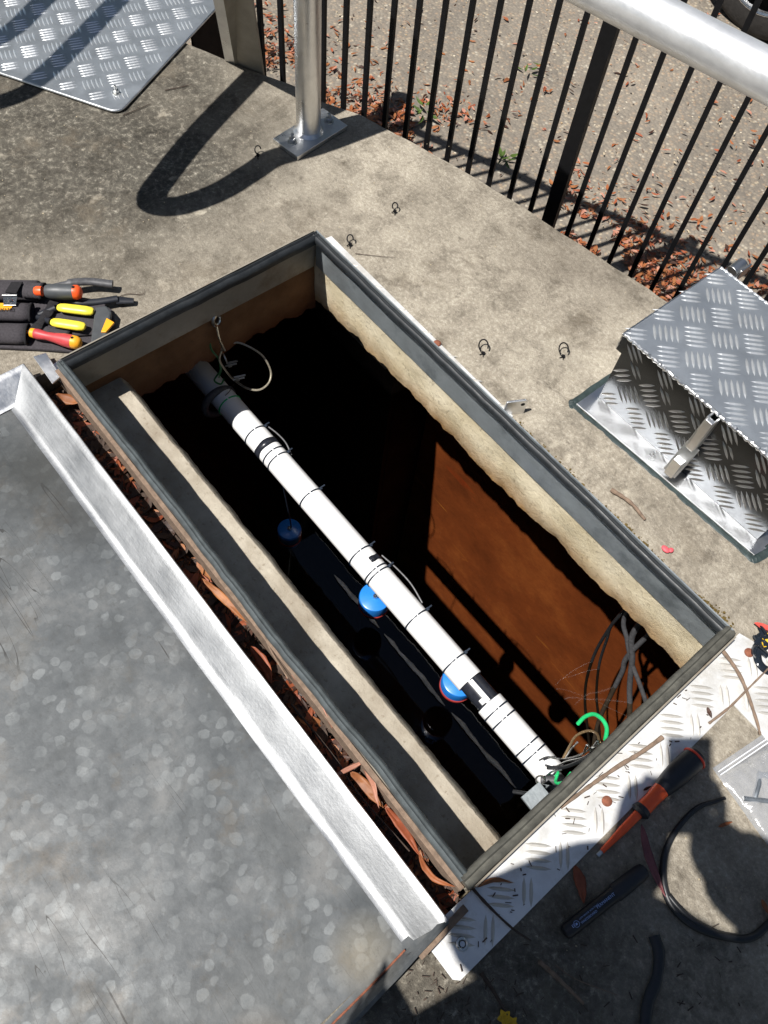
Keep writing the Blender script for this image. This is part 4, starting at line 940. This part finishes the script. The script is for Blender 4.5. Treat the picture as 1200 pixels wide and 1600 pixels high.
# ================================================================== TOOLS at lower right
sd_=empty('screwdriver',P(1010,1250,0),'orange bladed insulated screwdriver with black and red handle lying by the tread plate','screwdriver')
def AX(px,py,z): return P(px,py,z)
t0=AX(934,1337,.006); t1=AX(997,1272,.012); t2=AX(1040,1227,.018); t3=AX(1092,1178,.020)
m=MB(); m.tube([t0,t0.lerp(t1,.12)],[.0035,.0032],12,flat=.4); m.build('tip',M['steel'],sd_)
m=MB(); m.tube([t0.lerp(t1,.10),t0.lerp(t1,.35),t0.lerp(t1,.6),t1],[.0042,.0052,.0068,.0075],20); m.build('blade_sleeve',M['orange'],sd_)
m=MB(); m.tube([t1,t1.lerp(t2,.08),t1.lerp(t2,.2)],[.010,.0155,.0135],24); m.build('guard',M['gripblack'],sd_)
m=MB(); m.tube([t1.lerp(t2,.18),t1.lerp(t2,.5),t1.lerp(t2,.85)],[.0128,.0118,.0135],24); m.build('neck',M['orange'],sd_)
m=MB(); m.tube([t1.lerp(t2,.84),t2.lerp(t3,.1),t2.lerp(t3,.45),t2.lerp(t3,.8),t2.lerp(t3,.95),t3],[.0138,.0175,.0200,.0198,.0165,.009],28); gp=m.build('grip',M['gripblack'],sd_)
m=MB(); dd=(t3-t2).normalized(); m.ring(t2.lerp(t3,.86),dd,.0190,.0022,40,8); m.build('red_band',simple('red orange plastic',(.75,.05,.02,1),.4),gp)
# marker pen
mk=empty('marker_pen',P(950,1405,0),'black marker pen with pale blue print lying in shade on the slab','marker pen')
a=AX(882,1458,.0125); b=AX(1008,1358,.0135); mid=a.lerp(b,.62)
m=MB(); m.lathe(a,b,[(0,.009),(.02,.0112),(.55,.0116),(.61,.0120),(.64,.0120)],28); bd=m.build('barrel',M['penblack'],mk)
m=MB(); m.lathe(a.lerp(b,.60),b,[(0,.0118),(.05,.0138),(.8,.0128),(.95,.0110),(1,.007)],28); m.build('cap',M['gripblack'],mk)
def text(s_,org,dx,dy,size,mat,parent,name='print',ex=.00008):
    cu=bpy.data.curves.new(name,'FONT'); cu.body=s_; cu.size=size; cu.extrude=ex; cu.resolution_u=2
    to=bpy.data.objects.new('tmp',cu); C.objects.link(to); dg=bpy.context.evaluated_depsgraph_get(); me=bpy.data.meshes.new_from_object(to.evaluated_get(dg)); bpy.data.objects.remove(to)
    dx=Vector(dx).normalized(); dy=Vector(dy); dy=(dy-dx*dy.dot(dx)).normalized(); dz=dx.cross(dy)
    me.transform(Matrix(((dx.x,dy.x,dz.x,org[0]),(dx.y,dy.y,dz.y,org[1]),(dx.z,dy.z,dz.z,org[2]),(0,0,0,1)))); me.materials.append(mat)
    o=bpy.data.objects.new(name,me); C.objects.link(o)
    if parent:
        o.parent=parent; pw=Matrix.Identity(4); q=parent; ch=[]
        while q is not None: ch.append(q); q=q.parent
        for q in reversed(ch): pw=pw@Matrix.LocRotScale(q.location,q.rotation_euler,q.scale)
        me.transform(pw.inverted())
    return o
dxp=(b-a).normalized(); dyp=Vector((0,0,1)).cross(dxp); tocam=(Vector((0,0,CAMZ))-a).normalized(); upn=(tocam-dxp*tocam.dot(dxp)).normalized(); dyv=upn.cross(dxp)
def onpen(t,k,h=.0119): return a+(b-a)*t+dyv*k+upn*h
text('PERMANENT',onpen(.37,-.0022,.0122),dxp,dyv,.0062,M['print'],bd)
text('WHITEBOARD',onpen(.165,-.0050,.0113),dxp,dyv,.0048,M['print'],bd)
text('LOW ODOUR  NON TOXIC',onpen(.17,.0012,.0122),dxp,dyv,.0030,M['print'],bd)
text('EK',onpen(.075,-.002,.0120),dxp,dyv,.0062,M['print'],bd)
m=MB(); m.ring(onpen(.125,-.0005,.0116),upn,.0044,.00035,28,6); m.lathe(onpen(.125,-.0005,.0116),onpen(.125,-.0005,.0119),[(0,.0018),(1,.0018)],10); m.build('print',M['print'],bd)
text('DLUOW',PP(22,481,.039)+Vector((0,0,.0)),(PP(-40,481,.039)-PP(22,481,.039)),(PP(22,490,.039)-PP(22,480,.039)),.012,M['tape'],ot)

# black cable loop
m=MB(); cl_=[(1133,1247,.004),(1118,1252,.004),(1090,1262,.006),(1062,1290,.006),(1042,1325,.006),(1036,1365,.006),(1042,1400,.006),(1060,1428,.006),(1090,1450,.006),(1130,1463,.006),(1170,1466,.006),(1200,1445,.006),(1235,1405,.006)]
ps=spl([AX(*p) for p in cl_],8); m.tube(ps,[.0028+.0032*min(1,i/40) for i in range(len(ps))],12)
ps=spl([AX(1045,1400,.008),AX(1062,1420,.009),AX(1085,1440,.008),AX(1118,1458,.008)],8); m.tube(ps,.0042,10)
tag(m.build('black_cable',M['cable']),'black cable lying in a wide loop on the shaded concrete','cable')
ps=spl([AX(1022,1462,.005),AX(1030,1490,.005),AX(1026,1530,.005),AX(1012,1570,.005),AX(1005,1640,.005)],8); m=MB(); m.tube(ps,[.009+.002*fbm(i*.1,3) for i in range(len(ps))],12,flat=.45)
tag(m.build('black_strap',M['cable']),'flat black strap end running off the bottom edge of the slab','strap')
# plastic bag
bg_=empty('plastic_bag',P(1180,1230,0),'clear zip plastic bag with crinkled shiny film at the right edge','plastic bag')
c0=P(1114,1200,.006); c1=P(1285,1085,.006); c3=P(1235,1370,.006); 
def bagpt(u,v): return c0+(c1-c0)*u+(c3-c0)*v
m=MB(); nu,nv=70,70; gg=[]
for i in range(nu+1):
    row=[]
    for j in range(nv+1):
        u=i/nu; v=j/nv; p=bagpt(u,v); b_=math.sin(math.pi*min(1,max(0,u)))**.5*math.sin(math.pi*min(1,max(0,(v-.08)/.92)))**.5 if v>.08 else 0
        z=.004+b_*(.020+.010*fbm(u*5+v*3,v*3,2,3)+.005*noise.noise(Vector((u*18,v*5,0))))+.0015*fbm(u*9,v*9,5)
        row.append(m.b.verts.new((p.x,p.y,max(.002,z))))
    gg.append(row)
for i in range(nu):
    for j in range(nv): m.b.faces.new((gg[i][j],gg[i+1][j],gg[i+1][j+1],gg[i][j+1]))
m.build('film',M['bag'],bg_)
m=MB()
for v in (.045,.075): m.tube([bagpt(u/20,v)+Vector((0,0,.0065)) for u in range(21)],.0012,8)
m.build('zip_seal',simple('milky plastic',(.7,.72,.75,1),.35),bg_)
m=MB()
for k in range(16):
    u=rnd(.15,.8); v=rnd(.2,.8); p=bagpt(u,v); an=rnd(0,3); L=rnd(.02,.05)
    m.tube([p+Vector((-L*math.cos(an),-L*math.sin(an),.006)),p+Vector((0,0,rnd(.008,.012))),p+Vector((L*math.cos(an),L*math.sin(an),.006))],.004,8)
m.build('contents',simple('grey fittings',(.16,.18,.2,1),.35,.5,.3,40),bg_)

# crumpled black plastic with flower at right edge
m=MB()
for j in range(6):
    pts=[AX(1180+rnd(-4,22),990+rnd(-14,14)+j*6,.006+rnd(0,.012)) for k in range(4)]
    m.tube(spl(pts,6),rnd(.004,.009),8,flat=.35)
m.tube(spl([AX(1182,1015,.006),AX(1186,1035,.008),AX(1200,1048,.006),AX(1225,1050,.006)],6),.008,8,flat=.4)
tag(m.build('black_plastic_scrap',simple('glossy black plastic',(.012,.016,.022,1),.12,0,.2,30),smooth=True),'crumpled glossy black plastic scrap at the right corner of the hatch','plastic scrap')
def petals(px,py,z,n,L,mat,name,label,cat,group=None):
    m=MB(); c=AX(px,py,z)
    for k in range(n):
        an=k*2*math.pi/n+.4; m.leaf(c+Vector((math.cos(an)*L*.45,math.sin(an)*L*.45,.002)),an,L,L*.7,.2,0)
    o=m.build(name,M[mat]); tag(o,label,cat,group); return o
petals(788,1590,.004,5,.012,'leafyellow','yellow_flower','small yellow fallen flower, upper left one of the pair at the bottom','flower','yellow flowers on the slab')
petals(800,1598,.004,5,.010,'leafyellow','yellow_flower','small yellow fallen flower, lower right one of the pair at the bottom','flower','yellow flowers on the slab')
m=MB(); m.leaf(AX(1198,960+20,.012),.6,.05,.012,.2); tag(m.build('leaf',simple('red pod',(.55,.08,.06,1),.5)),'thin red leaf lying over the black plastic scrap','leaf','single fallen leaves')
m=MB(); m.leaf(AX(1197,1000,.015),1.9,.035,.014,.3); tag(m.build('leaf',M['leafyellow']),'pale yellow leaf beside the black plastic scrap','leaf','single fallen leaves')

# pink blob on mortar
m=MB(); q=AX(1040,858,.012); bmesh.ops.create_icosphere(m.b,subdivisions=3,radius=.007,matrix=Matrix.Translation(q)@Matrix.Diagonal((1.3,.9,.5,1))); bmesh.ops.create_icosphere(m.b,subdivisions=2,radius=.005,matrix=Matrix.Translation(q+Vector((.008,.007,0)))@Matrix.Diagonal((1.,1.2,.5,1)))
tag(m.build('pink_scrap',simple('pink rubber',(.65,.10,.12,1),.6)),'small pink scrap on the mortar between hatch and box','scrap')

# ================================================================== CABLE TIE OFFCUTS
ties=[(403,236,.9,'black cable tie offcut near the post base plate'),(617,324,0,'black cable tie offcut farthest out on the bright slab'),(547,375,.4,'black cable tie offcut beside the far corner of the hatch'),(755,542,.2,'black cable tie offcut near the rusty bolt head and frame'),(880,547,.1,'black cable tie offcut close to the silver box')]
big=[.010,.0085,.0095,.0135,.0135]
for (px,py,an,lb),r_ in zip(ties,big):
    c=P(px,py,.010); e_=empty('cable_tie_offcut',(c.x,c.y,0),lb,'cable tie','cable tie offcuts on the slab')
    m=MB(); ps=[]
    for i in range(18):
        t=R(-40+270*i/17)+an; ps.append(c+CX*math.cos(t)*r_*.75+(-CY)*math.sin(t)*r_+Vector((0,0,.004)))
    m.tube(ps,.0016,6,flat=.8); m.build('strap_curl',M['black'],e_)
    m=MB(); q=ps[0]; q=c+CY*r_*1.0; m.box(q,(.007,.006,.005),rz=.5); m.tube([q,q+CX*(-.008)+CY*.004],.0013,6); m.tube([q,q+CY*.011],.0012,6); m.build('tie_head',M['black'],e_,smooth=False)

# ================================================================== FALLEN LEAVES (single)
def leafthing(px0,py0,px1,py1,z,Wd,mat,label,curl=.15,tilt=0,bend=0):
    a=P(px0,py0,z); b=P(px1,py1,z); d=b-a; m=MB(); m.leaf((a+b)/2,math.atan2(d.y,d.x),d.length,Wd*.72,curl,tilt,bend=bend,n=15)
    return tag(m.build('leaf',M[mat],solid=.0006),label,'leaf',group='single fallen leaves')
leafthing(88,618,126,630,-.002,.030,'leafbrown','broad tan leaf at the upper end of the leaf filled gap',.3,.2)
leafthing(457,1054,521,1138,.020,.016,'leafpink','long pinkish leaf standing against the hatch frame',.1,.7,.05)
leafthing(549,1165,594,1262,.010,.020,'leafpink','long pale leaf leaning on the frame, lower one of two',.1,.9,.06)
leafthing(523,1212,572,1188,.018,.011,'leafpink','narrow pink leaf pointing across the gap to the frame',.1,.3)
leafthing(548,1205,600,1262,-.004,.026,'leafbrown','wide orange leaf lying in the gap by the frame',.3,.3)
leafthing(600,1262,655,1340,-.008,.022,'leafred','red brown leaf in the lower part of the gap',.35,-.2,.08)
leafthing(655,1330,712,1384,.006,.016,'leaforange','curled bright orange leaf at the lower end of the gap',.25,.4,-.22)
leafthing(395,1010,428,1070,-.012,.030,'leafred','dark orange curled leaf in the middle of the gap',.4,.5)
leafthing(318,905,390,975,-.010,.020,'leafbrown','long brown leaf under the bright lid rim',.2,.3)
leafthing(898,1352,912,1412,.008,.024,'leafred','reddish brown leaf beside the marker pen',.15,.2,.05)
leafthing(1002,1288,1040,1402,.024,.019,'leafpurple','long dull purple leaf lying over the screwdriver neck',.12,.25,-.04)
leafthing(1122,1292,1144,1284,.008,.008,'leaforange','tiny bright orange leaf scrap on the shaded slab',.2,.2)
leafthing(1190,1405,1202,1430,.008,.010,'leafbrown','small brown leaf at the right edge by the black cable',.2,.2)
leafthing(1105,1105,1112,1122,.006,.010,'leafdark','small dark leaf on the bare triangle of concrete',.2,.2)
leafthing(745,1385,800,1378,.010,.010,'leafbrown','narrow curled leaf on the lower frame corner',.3,.4,.1)
leafthing(1005,1235,1018,1228,.01,.006,'leafdark','tiny dark leaf scrap on the screwdriver neck',.2,.2)
# litter in the gap: stuff
def litter(name,region,n,mats,label,Lr=(.02,.06),zf=lambda x,y:0,tl=.5):
    for mi,mn in enumerate(mats):
        m=MB()
        for k in range(n//len(mats)):
            x,y=region(); L=rnd(*Lr); m.leaf((x,y,zf(x,y)+rnd(.001,.014)),rnd(0,6.28),L,L*rnd(.18,.4),rnd(-.3,.4),rnd(-tl,tl),bend=rnd(-.15,.15),n=6)
        yield m,mn
def one_litter(name,region,n,mats,label,**k):
    # one object with several leaf materials
    objs=[]; me_all=bmesh.new(); ms=[]
    for mi,(m,mn) in enumerate(litter(name,region,n,mats,label,**k)):
        for f in m.b.faces: f.material_index=mi; f.smooth=True
        t=bpy.data.meshes.new('t'); m.b.to_mesh(t); m.b.free(); me_all.from_mesh(t); bpy.data.meshes.remove(t); ms.append(mn)
    me=bpy.data.meshes.new(name); me_all.to_mesh(me); me_all.free()
    for mn in ms: me.materials.append(M[mn])
    o=bpy.data.objects.new(name,me); C.objects.link(o); return tag(o,label,'leaf litter',kind='stuff')
one_litter('leaf_litter',lambda:(rnd(-1.14,.085),rnd(.172,.212)),1500,['leafdark','leafbrown','twigdark','leafred','twigdark','leafdark'],'dark brown leaf litter packed into the gap between lid and frame',zf=lambda x,y:-.047+.012*fbm(x*6,y),Lr=(.012,.05))
def gr_region():
    # a band of leaves blown against the fence line, thinning out over the gravel
    while True:
        x=rnd(-2.9,.35); y=1.84+.22*(x+.7)+abs(random.gauss(0,.15))+(rnd(0,1.6) if random.random()<.10 else 0)
        if fbm(x*2.5,y*2.5,5)<-.3: continue
        if x<-1.9 and random.random()<.5: continue
        return x,y
one_litter('ground_leaves',gr_region,6000,['leafred','leafbrown','leaforange','leafbrown','leafpink','leafdark'],'orange brown fallen leaves on the gravel beyond the slab edge',zf=lambda x,y:GZ+.002,Lr=(.012,.036),tl=.6)
one_litter('ground_chips',lambda:(rnd(-3.6,.5),rnd(1.5,5)),2200,['leafbrown','mortar','twig','leafdark','mortar'],'small dry leaf and bark chips scattered on the gravel',zf=lambda x,y:GZ-.002,Lr=(.006,.02),tl=.3)
# stones on the gravel
bme=bmesh.new(); mi=0
def stones(n,rmin,rmax,mats):
    bm=bmesh.new()
    for k in range(n):
        x=rnd(-3.6,.5); y=rnd(1.25,4.6); r=rnd(rmin,rmax); mi=random.randrange(len(mats))
        pebble(bm,r,Matrix.Translation((x,y,GZ+r*.2+.012*fbm(x*2.2,y*2.2)))@Matrix.Rotation(rnd(0,6),4,'Z')@Matrix.Diagonal((rnd(.8,1.6),rnd(.6,1.2),rnd(.4,.8),1)),mi)
    me=bpy.data.meshes.new('gravel_stones'); bm.to_mesh(me); bm.free()
    for q in mats: me.materials.append(q)
    o=bpy.data.objects.new('gravel_stones',me); C.objects.link(o); tag(o,'small grey and tan stones lying loose on the gravel ground','gravel',kind='stuff')
stones(3500,.002,.005,[simple('grey stone',srgb(118,112,104),.9),simple('tan stone',srgb(160,138,108),.9),simple('dark stone',srgb(72,66,60),.9),simple('pale stone',srgb(190,180,160),.9)])
# weeds
for px,py,n,lb in ((783,255,10,'small green weed at the slab edge left of the thick fence post'),(663,186,8,'small green weed sprout near the bottom of the thin pickets'),(820,118,5,'tiny green weed alone on the gravel')):
    c=P(px,py,GZ); m=MB()
    for k in range(n):
        an=rnd(0,6.28); r=rnd(.01,.05); m.leaf(c+Vector((math.cos(an)*r,math.sin(an)*r,rnd(.005,.05))),an,rnd(.03,.055),rnd(.008,.014),.3,rnd(-.6,.6),n=5)
    tag(m.build('weed',M['leafgreen']),lb,'weed','weeds along the fence')

# ================================================================== TWIGS
def twig(pts,r,mat,label):
    m=MB(); ps=spl([P(*p) for p in pts],6); m.tube(ps,[r*(1-.45*i/len(ps))*(1+.18*rnd(-1,1)) for i in range(len(ps))],8)
    return tag(m.build('twig',M[mat]),label,'twig','loose twigs')
t=twig([(1035,1152,.010),(1000,1177,.011),(968,1196,.010),(930,1222,.011),(905,1240,.010),(876,1262,.010)],.0042,'twig','pale brown twig lying on the worn tread plate near the pen')
twig([(1126,1012,.016),(1150,1045,.014),(1165,1075,.013),(1182,1125,.011),(1188,1148,.010)],.0035,'twig','brown twig leaning from the right frame corner to the plastic bag')
twig([(1108,1130,.009),(1140,1105,.012),(1170,1075,.016),(1205,1040,.016)],.0024,'twig','thin straight twig crossing another twig at the right edge')
twig([(842,1502,.005),(870,1527,.006),(912,1568,.005)],.0040,'twig','short broken brown stick in the shade at the bottom')
twig([(730,1378,.012),(760,1412,.012),(800,1450,.010),(830,1470,.006)],.0026,'twigdark','dark twig from the lower frame corner over the tread plate')
twig([(752,1520,.004),(775,1555,.004),(795,1590,.004)],.0032,'twigdark','dark forked twig near the small yellow flowers')
twig([(868,1508,.004),(900,1530,.004),(965,1555,.003)],.0009,'twig','hair thin pale straw curving across the shaded slab')
twig([(455,1100,.0),(520,1180,.002),(560,1240,.0),(640,1330,.0)],.0022,'twigdark','long thin dark twig along the bottom of the leafy gap')
twig([(390,955,.022),(408,975,.026),(420,1010,.022),(450,1060,.01)],.0026,'twig','forked pale twig resting on the frame beside the gap')
twig([(183,465,.003),(200,459,.003),(222,460,.003),(226,452,.004)],.0008,'twigdark','bent hairlike brown stalk beside the black pliers handle')
twig([(258,86+55,.003),(300,132,.003)],.0012,'twigdark','short dark twig on the grey concrete near the tread plate')
twig([(192,180,.003),(212,172,.003),(235,162,.003)],.0012,'twigdark','short dark twig just below the rounded tread plate corner')
twig([(555,396,.003),(590,400,.003),(618,402,.003)],.0007,'twigdark','hair thin stalk beside the far hatch corner')
twig([(955,765,.016),(985,785,.018),(1008,812,.015)],.0045,'twig','grey flaky stick on the mortar between hatch and box')
m=MB()
for k in range(120):
    a=P(rnd(640,1200),rnd(1440,1640),.003); an=rnd(0,6.28); L=rnd(.002,.012)
    if random.random()<.5: a=P(rnd(620,820),rnd(1500,1640),.003)
    m.tube([a,a+Vector((math.cos(an),math.sin(an),.1))*L],rnd(.0004,.0011),5)
tag(m.build('bark_bits',M['twigdark']),'dark bark bits and broken stems on the shaded slab','bark',kind='stuff')
m=MB()
for k in range(60):
    x=rnd(.093,.16); y=rnd(.14,.75); an=rnd(0,6.28); L=rnd(.003,.01); m.tube([(x,y,.0062),(x+math.cos(an)*L,y+math.sin(an)*L,.0066)],rnd(.0004,.0012),5)
tag(m.build('plate_dirt',M['twigdark']),'dark dirt specks and stalks on the worn tread plate','dirt',kind='stuff')

# ================================================================== TREES round the yard (unseen, added to screen the low sky and deepen the shade)
def tree(x,y,h,cr,seed,label):
    random.seed(seed); t=empty('sky_screen_tree',(x,y,GZ),label,'tree','unseen gum trees added to screen the sky')
    m=MB(); top=Vector((x+rnd(-.4,.4),y+rnd(-.4,.4),GZ+h*.9)); base=Vector((x,y,GZ-.05)); mid=base.lerp(top,.5)+Vector((rnd(-.3,.3),rnd(-.3,.3),0))
    ps=spl([base,mid,top],8); m.tube(ps,[.22*(1-.85*i/len(ps))+.02 for i in range(len(ps))],10)
    cl=[]
    for k in range(16):
        an=rnd(0,6.28); zz=rnd(.25,.97); rr=cr*math.sin(math.pi*min(1,max(.12,zz*.9)))**.6*rnd(.45,1); c=Vector((x+math.cos(an)*rr,y+math.sin(an)*rr,GZ+h*zz)); cl.append(c)
        b=base.lerp(top,max(.2,zz-.18)); m.tube(spl([b,b.lerp(c,.5)+Vector((0,0,-.1)),c],5),[.06-.004*i for i in range(11)],6)
    m.build('trunk',M['twig'],t)
    m=MB()
    for c in cl:
        R0=cr*rnd(.3,.5)
        for k in range(230):
            d=Vector((random.gauss(0,1),random.gauss(0,1),random.gauss(0,.8))).normalized()*R0*random.random()**.4; p=c+d
            u=Vector((rnd(-1,1),rnd(-1,1),rnd(-1.2,.3))).normalized()*rnd(.10,.2); v=u.orthogonal().normalized()*rnd(.035,.06)
            m.b.faces.new([m.b.verts.new(q) for q in (p-u,p+v,p+u,p-v)])
    m.build('crown',M['leafgreen'],t)
for k,(x,y,h,cr,lb) in enumerate(((-7.5,-2.5,8.5,2.6,'tall gum tree left of the slab, unseen, added to screen the sky'),(-4.5,-6.2,8.5,2.6,'gum tree behind the photographer on the left, unseen, added to screen the sky'),(1.2,-7.2,8.5,2.7,'gum tree straight behind the photographer, unseen, added to screen the sky'),(5.8,-4.2,8.5,2.7,'gum tree behind the photographer on the right, unseen, added to screen the sky'),(6.8,1.2,8.5,2.6,'gum tree right of the slab, unseen, added to screen the sky'),(5.4,6.4,8.0,2.6,'gum tree beyond the parked car on the right, unseen, added to screen the sky'),(-.5,9.2,8.5,2.8,'gum tree behind the parked car, unseen, added to screen the sky'),(-6.6,7.2,8.5,2.7,'gum tree beyond the gravel on the left, unseen, added to screen the sky'),(-9.2,2.6,8.5,2.7,'gum tree beyond the ramp, unseen, added to screen the sky'))):
    tree(x,y,h,cr,100+k,lb)
random.seed(11)

# ================================================================== PHOTOGRAPHER (behind the camera; only the shadow shows)
pe=empty('person',(.25,-.62,0),'standing person in navy work shirt holding up a phone, whose shadow falls lower right','person')
def skinfig(name,joints,links,root,mat,parent,sub=2):
    me=bpy.data.meshes.new(name); keys=list(joints); idx={k:i for i,k in enumerate(keys)}
    off=parent.location
    me.from_pydata([Vector(joints[k][0])-off if parent.parent is None else Vector(joints[k][0])-parent.parent.location for k in keys],[(idx[a],idx[b]) for a,b in links],[])
    o=bpy.data.objects.new(name,me); C.objects.link(o); o.parent=parent
    md=o.modifiers.new('skin','SKIN'); md.use_smooth_shade=True
    sv=me.skin_vertices[0].data
    for k in keys: 
        r=joints[k][1]; sv[idx[k]].radius=(r,r) if not hasattr(r,'__len__') else r; sv[idx[k]].use_root=(k==root)
    s_=o.modifiers.new('sub','SUBSURF'); s_.levels=sub; s_.render_levels=sub
    me.materials.append(mat); return o
phone_c=Vector((0,0,CAMZ))-CZv*.016+CY*.052-CX*.0
J={'pel':((.20,-.46,.96),.13),'sp':((.20,-.38,1.15),.14),'ch':((.20,-.27,1.36),(.17,.12)),'nk':((.27,-.25,1.47),.065),'hd':((.285,-.28,1.55),.07),'hd2':((.29,-.27,1.63),.088),'hd3':((.29,-.27,1.69),.07),
 'ls':((.05,-.34,1.36),.075),'le':((.00,-.35,1.08),.052),'lw':((.095,-.12,1.18),.062),'lh':((-.005,-.05,1.25),.028),
 'rs':((.38,-.28,1.38),.075),'re':((.45,.03,1.20),.062),'rw':((.14,-.02,1.205),.058),'rh':((.125,-.02,1.255),.030),
 'lhp':((.11,-.50,.88),.095),'lk':((.08,-.52,.48),.062),'la':((.14,-.66,.10),.045),'lf':((.14,-.55,.035),.04),
 'rhp':((.29,-.50,.88),.095),'rk':((.32,-.52,.48),.062),'ra':((.34,-.66,.10),.045),'rf':((.37,-.54,.035),.04)}
Lk=[('pel','sp'),('sp','ch'),('ch','nk'),('nk','hd'),('hd','hd2'),('hd2','hd3'),('ch','ls'),('ls','le'),('le','lw'),('lw','lh'),('ch','rs'),('rs','re'),('re','rw'),('rw','rh'),('pel','lhp'),('lhp','lk'),('lk','la'),('la','lf'),('pel','rhp'),('rhp','rk'),('rk','ra'),('ra','rf')]
body=skinfig('body',J,Lk,'pel',M['skin'],pe)
def grow(ks,d): return {k:(J[k][0],(J[k][1]+d) if not hasattr(J[k][1],'__len__') else tuple(x+d for x in J[k][1])) for k in ks}
ks=['pel','sp','ch','ls','le','lw','rs','re','rw']; skinfig('shirt',grow(ks,.018),[l for l in Lk if l[0] in ks and l[1] in ks],'sp',M['cloth'],pe)
ks=['pel','lhp','lk','la','rhp','rk','ra']; skinfig('trousers',grow(ks,.016),[l for l in Lk if l[0] in ks and l[1] in ks],'pel',M['trouser'],pe)
m=MB(); bmesh.ops.create_uvsphere(m.b,u_segments=24,v_segments=14,radius=.105,matrix=Matrix.Translation((.29,-.285,1.66))@Matrix.Diagonal((.9,1,.85,1))); m.build('hair',M['hair'],pe)
for sgn,nm in ((-1,'l'),(1,'r')):
    a=Vector(J[nm+'f'][0]); m=MB(); m.tube([a+Vector((0,-.16,.0)),a+Vector((0,-.05,.01)),a+Vector((0,.06,0))],[.045,.05,.035],16,flat=.8); m.build('boot',M['boot'],pe)
# fingers: skinned chains rooted in each palm, gripping the phone edges
for nm,ed,sg in (('lh',-1,-1),('rh',1,1)):
    c=Vector(J[nm][0]); jj={'p':(c,.018)}; ll=[]
    for k in range(5):
        tgt=phone_c+CX*ed*.036+CY*(-.01+.019*k)-CZv*.006
        midp=c.lerp(tgt,.55)-CZv*.01+CX*ed*.012
        jj['a%d'%k]=(c.lerp(midp,.45),.009); jj['b%d'%k]=(midp,.0085); jj['c%d'%k]=(tgt,.0075); ll+=[('p','a%d'%k),('a%d'%k,'b%d'%k),('b%d'%k,'c%d'%k)]
    skinfig('fingers',jj,ll,'p',M['skin'],pe,1)
m=MB(); mt=Matrix(((CX.x,CY.x,CZv.x,phone_c.x),(CX.y,CY.y,CZv.y,phone_c.y),(CX.z,CY.z,CZv.z,phone_c.z),(0,0,0,1)))
m.box(None,(.076,.160,.008),mat=mt); tag(m.build('phone',M['penblack'],smooth=False,bevel=.003),'black mobile phone held up in both hands of the person taking the picture','phone')
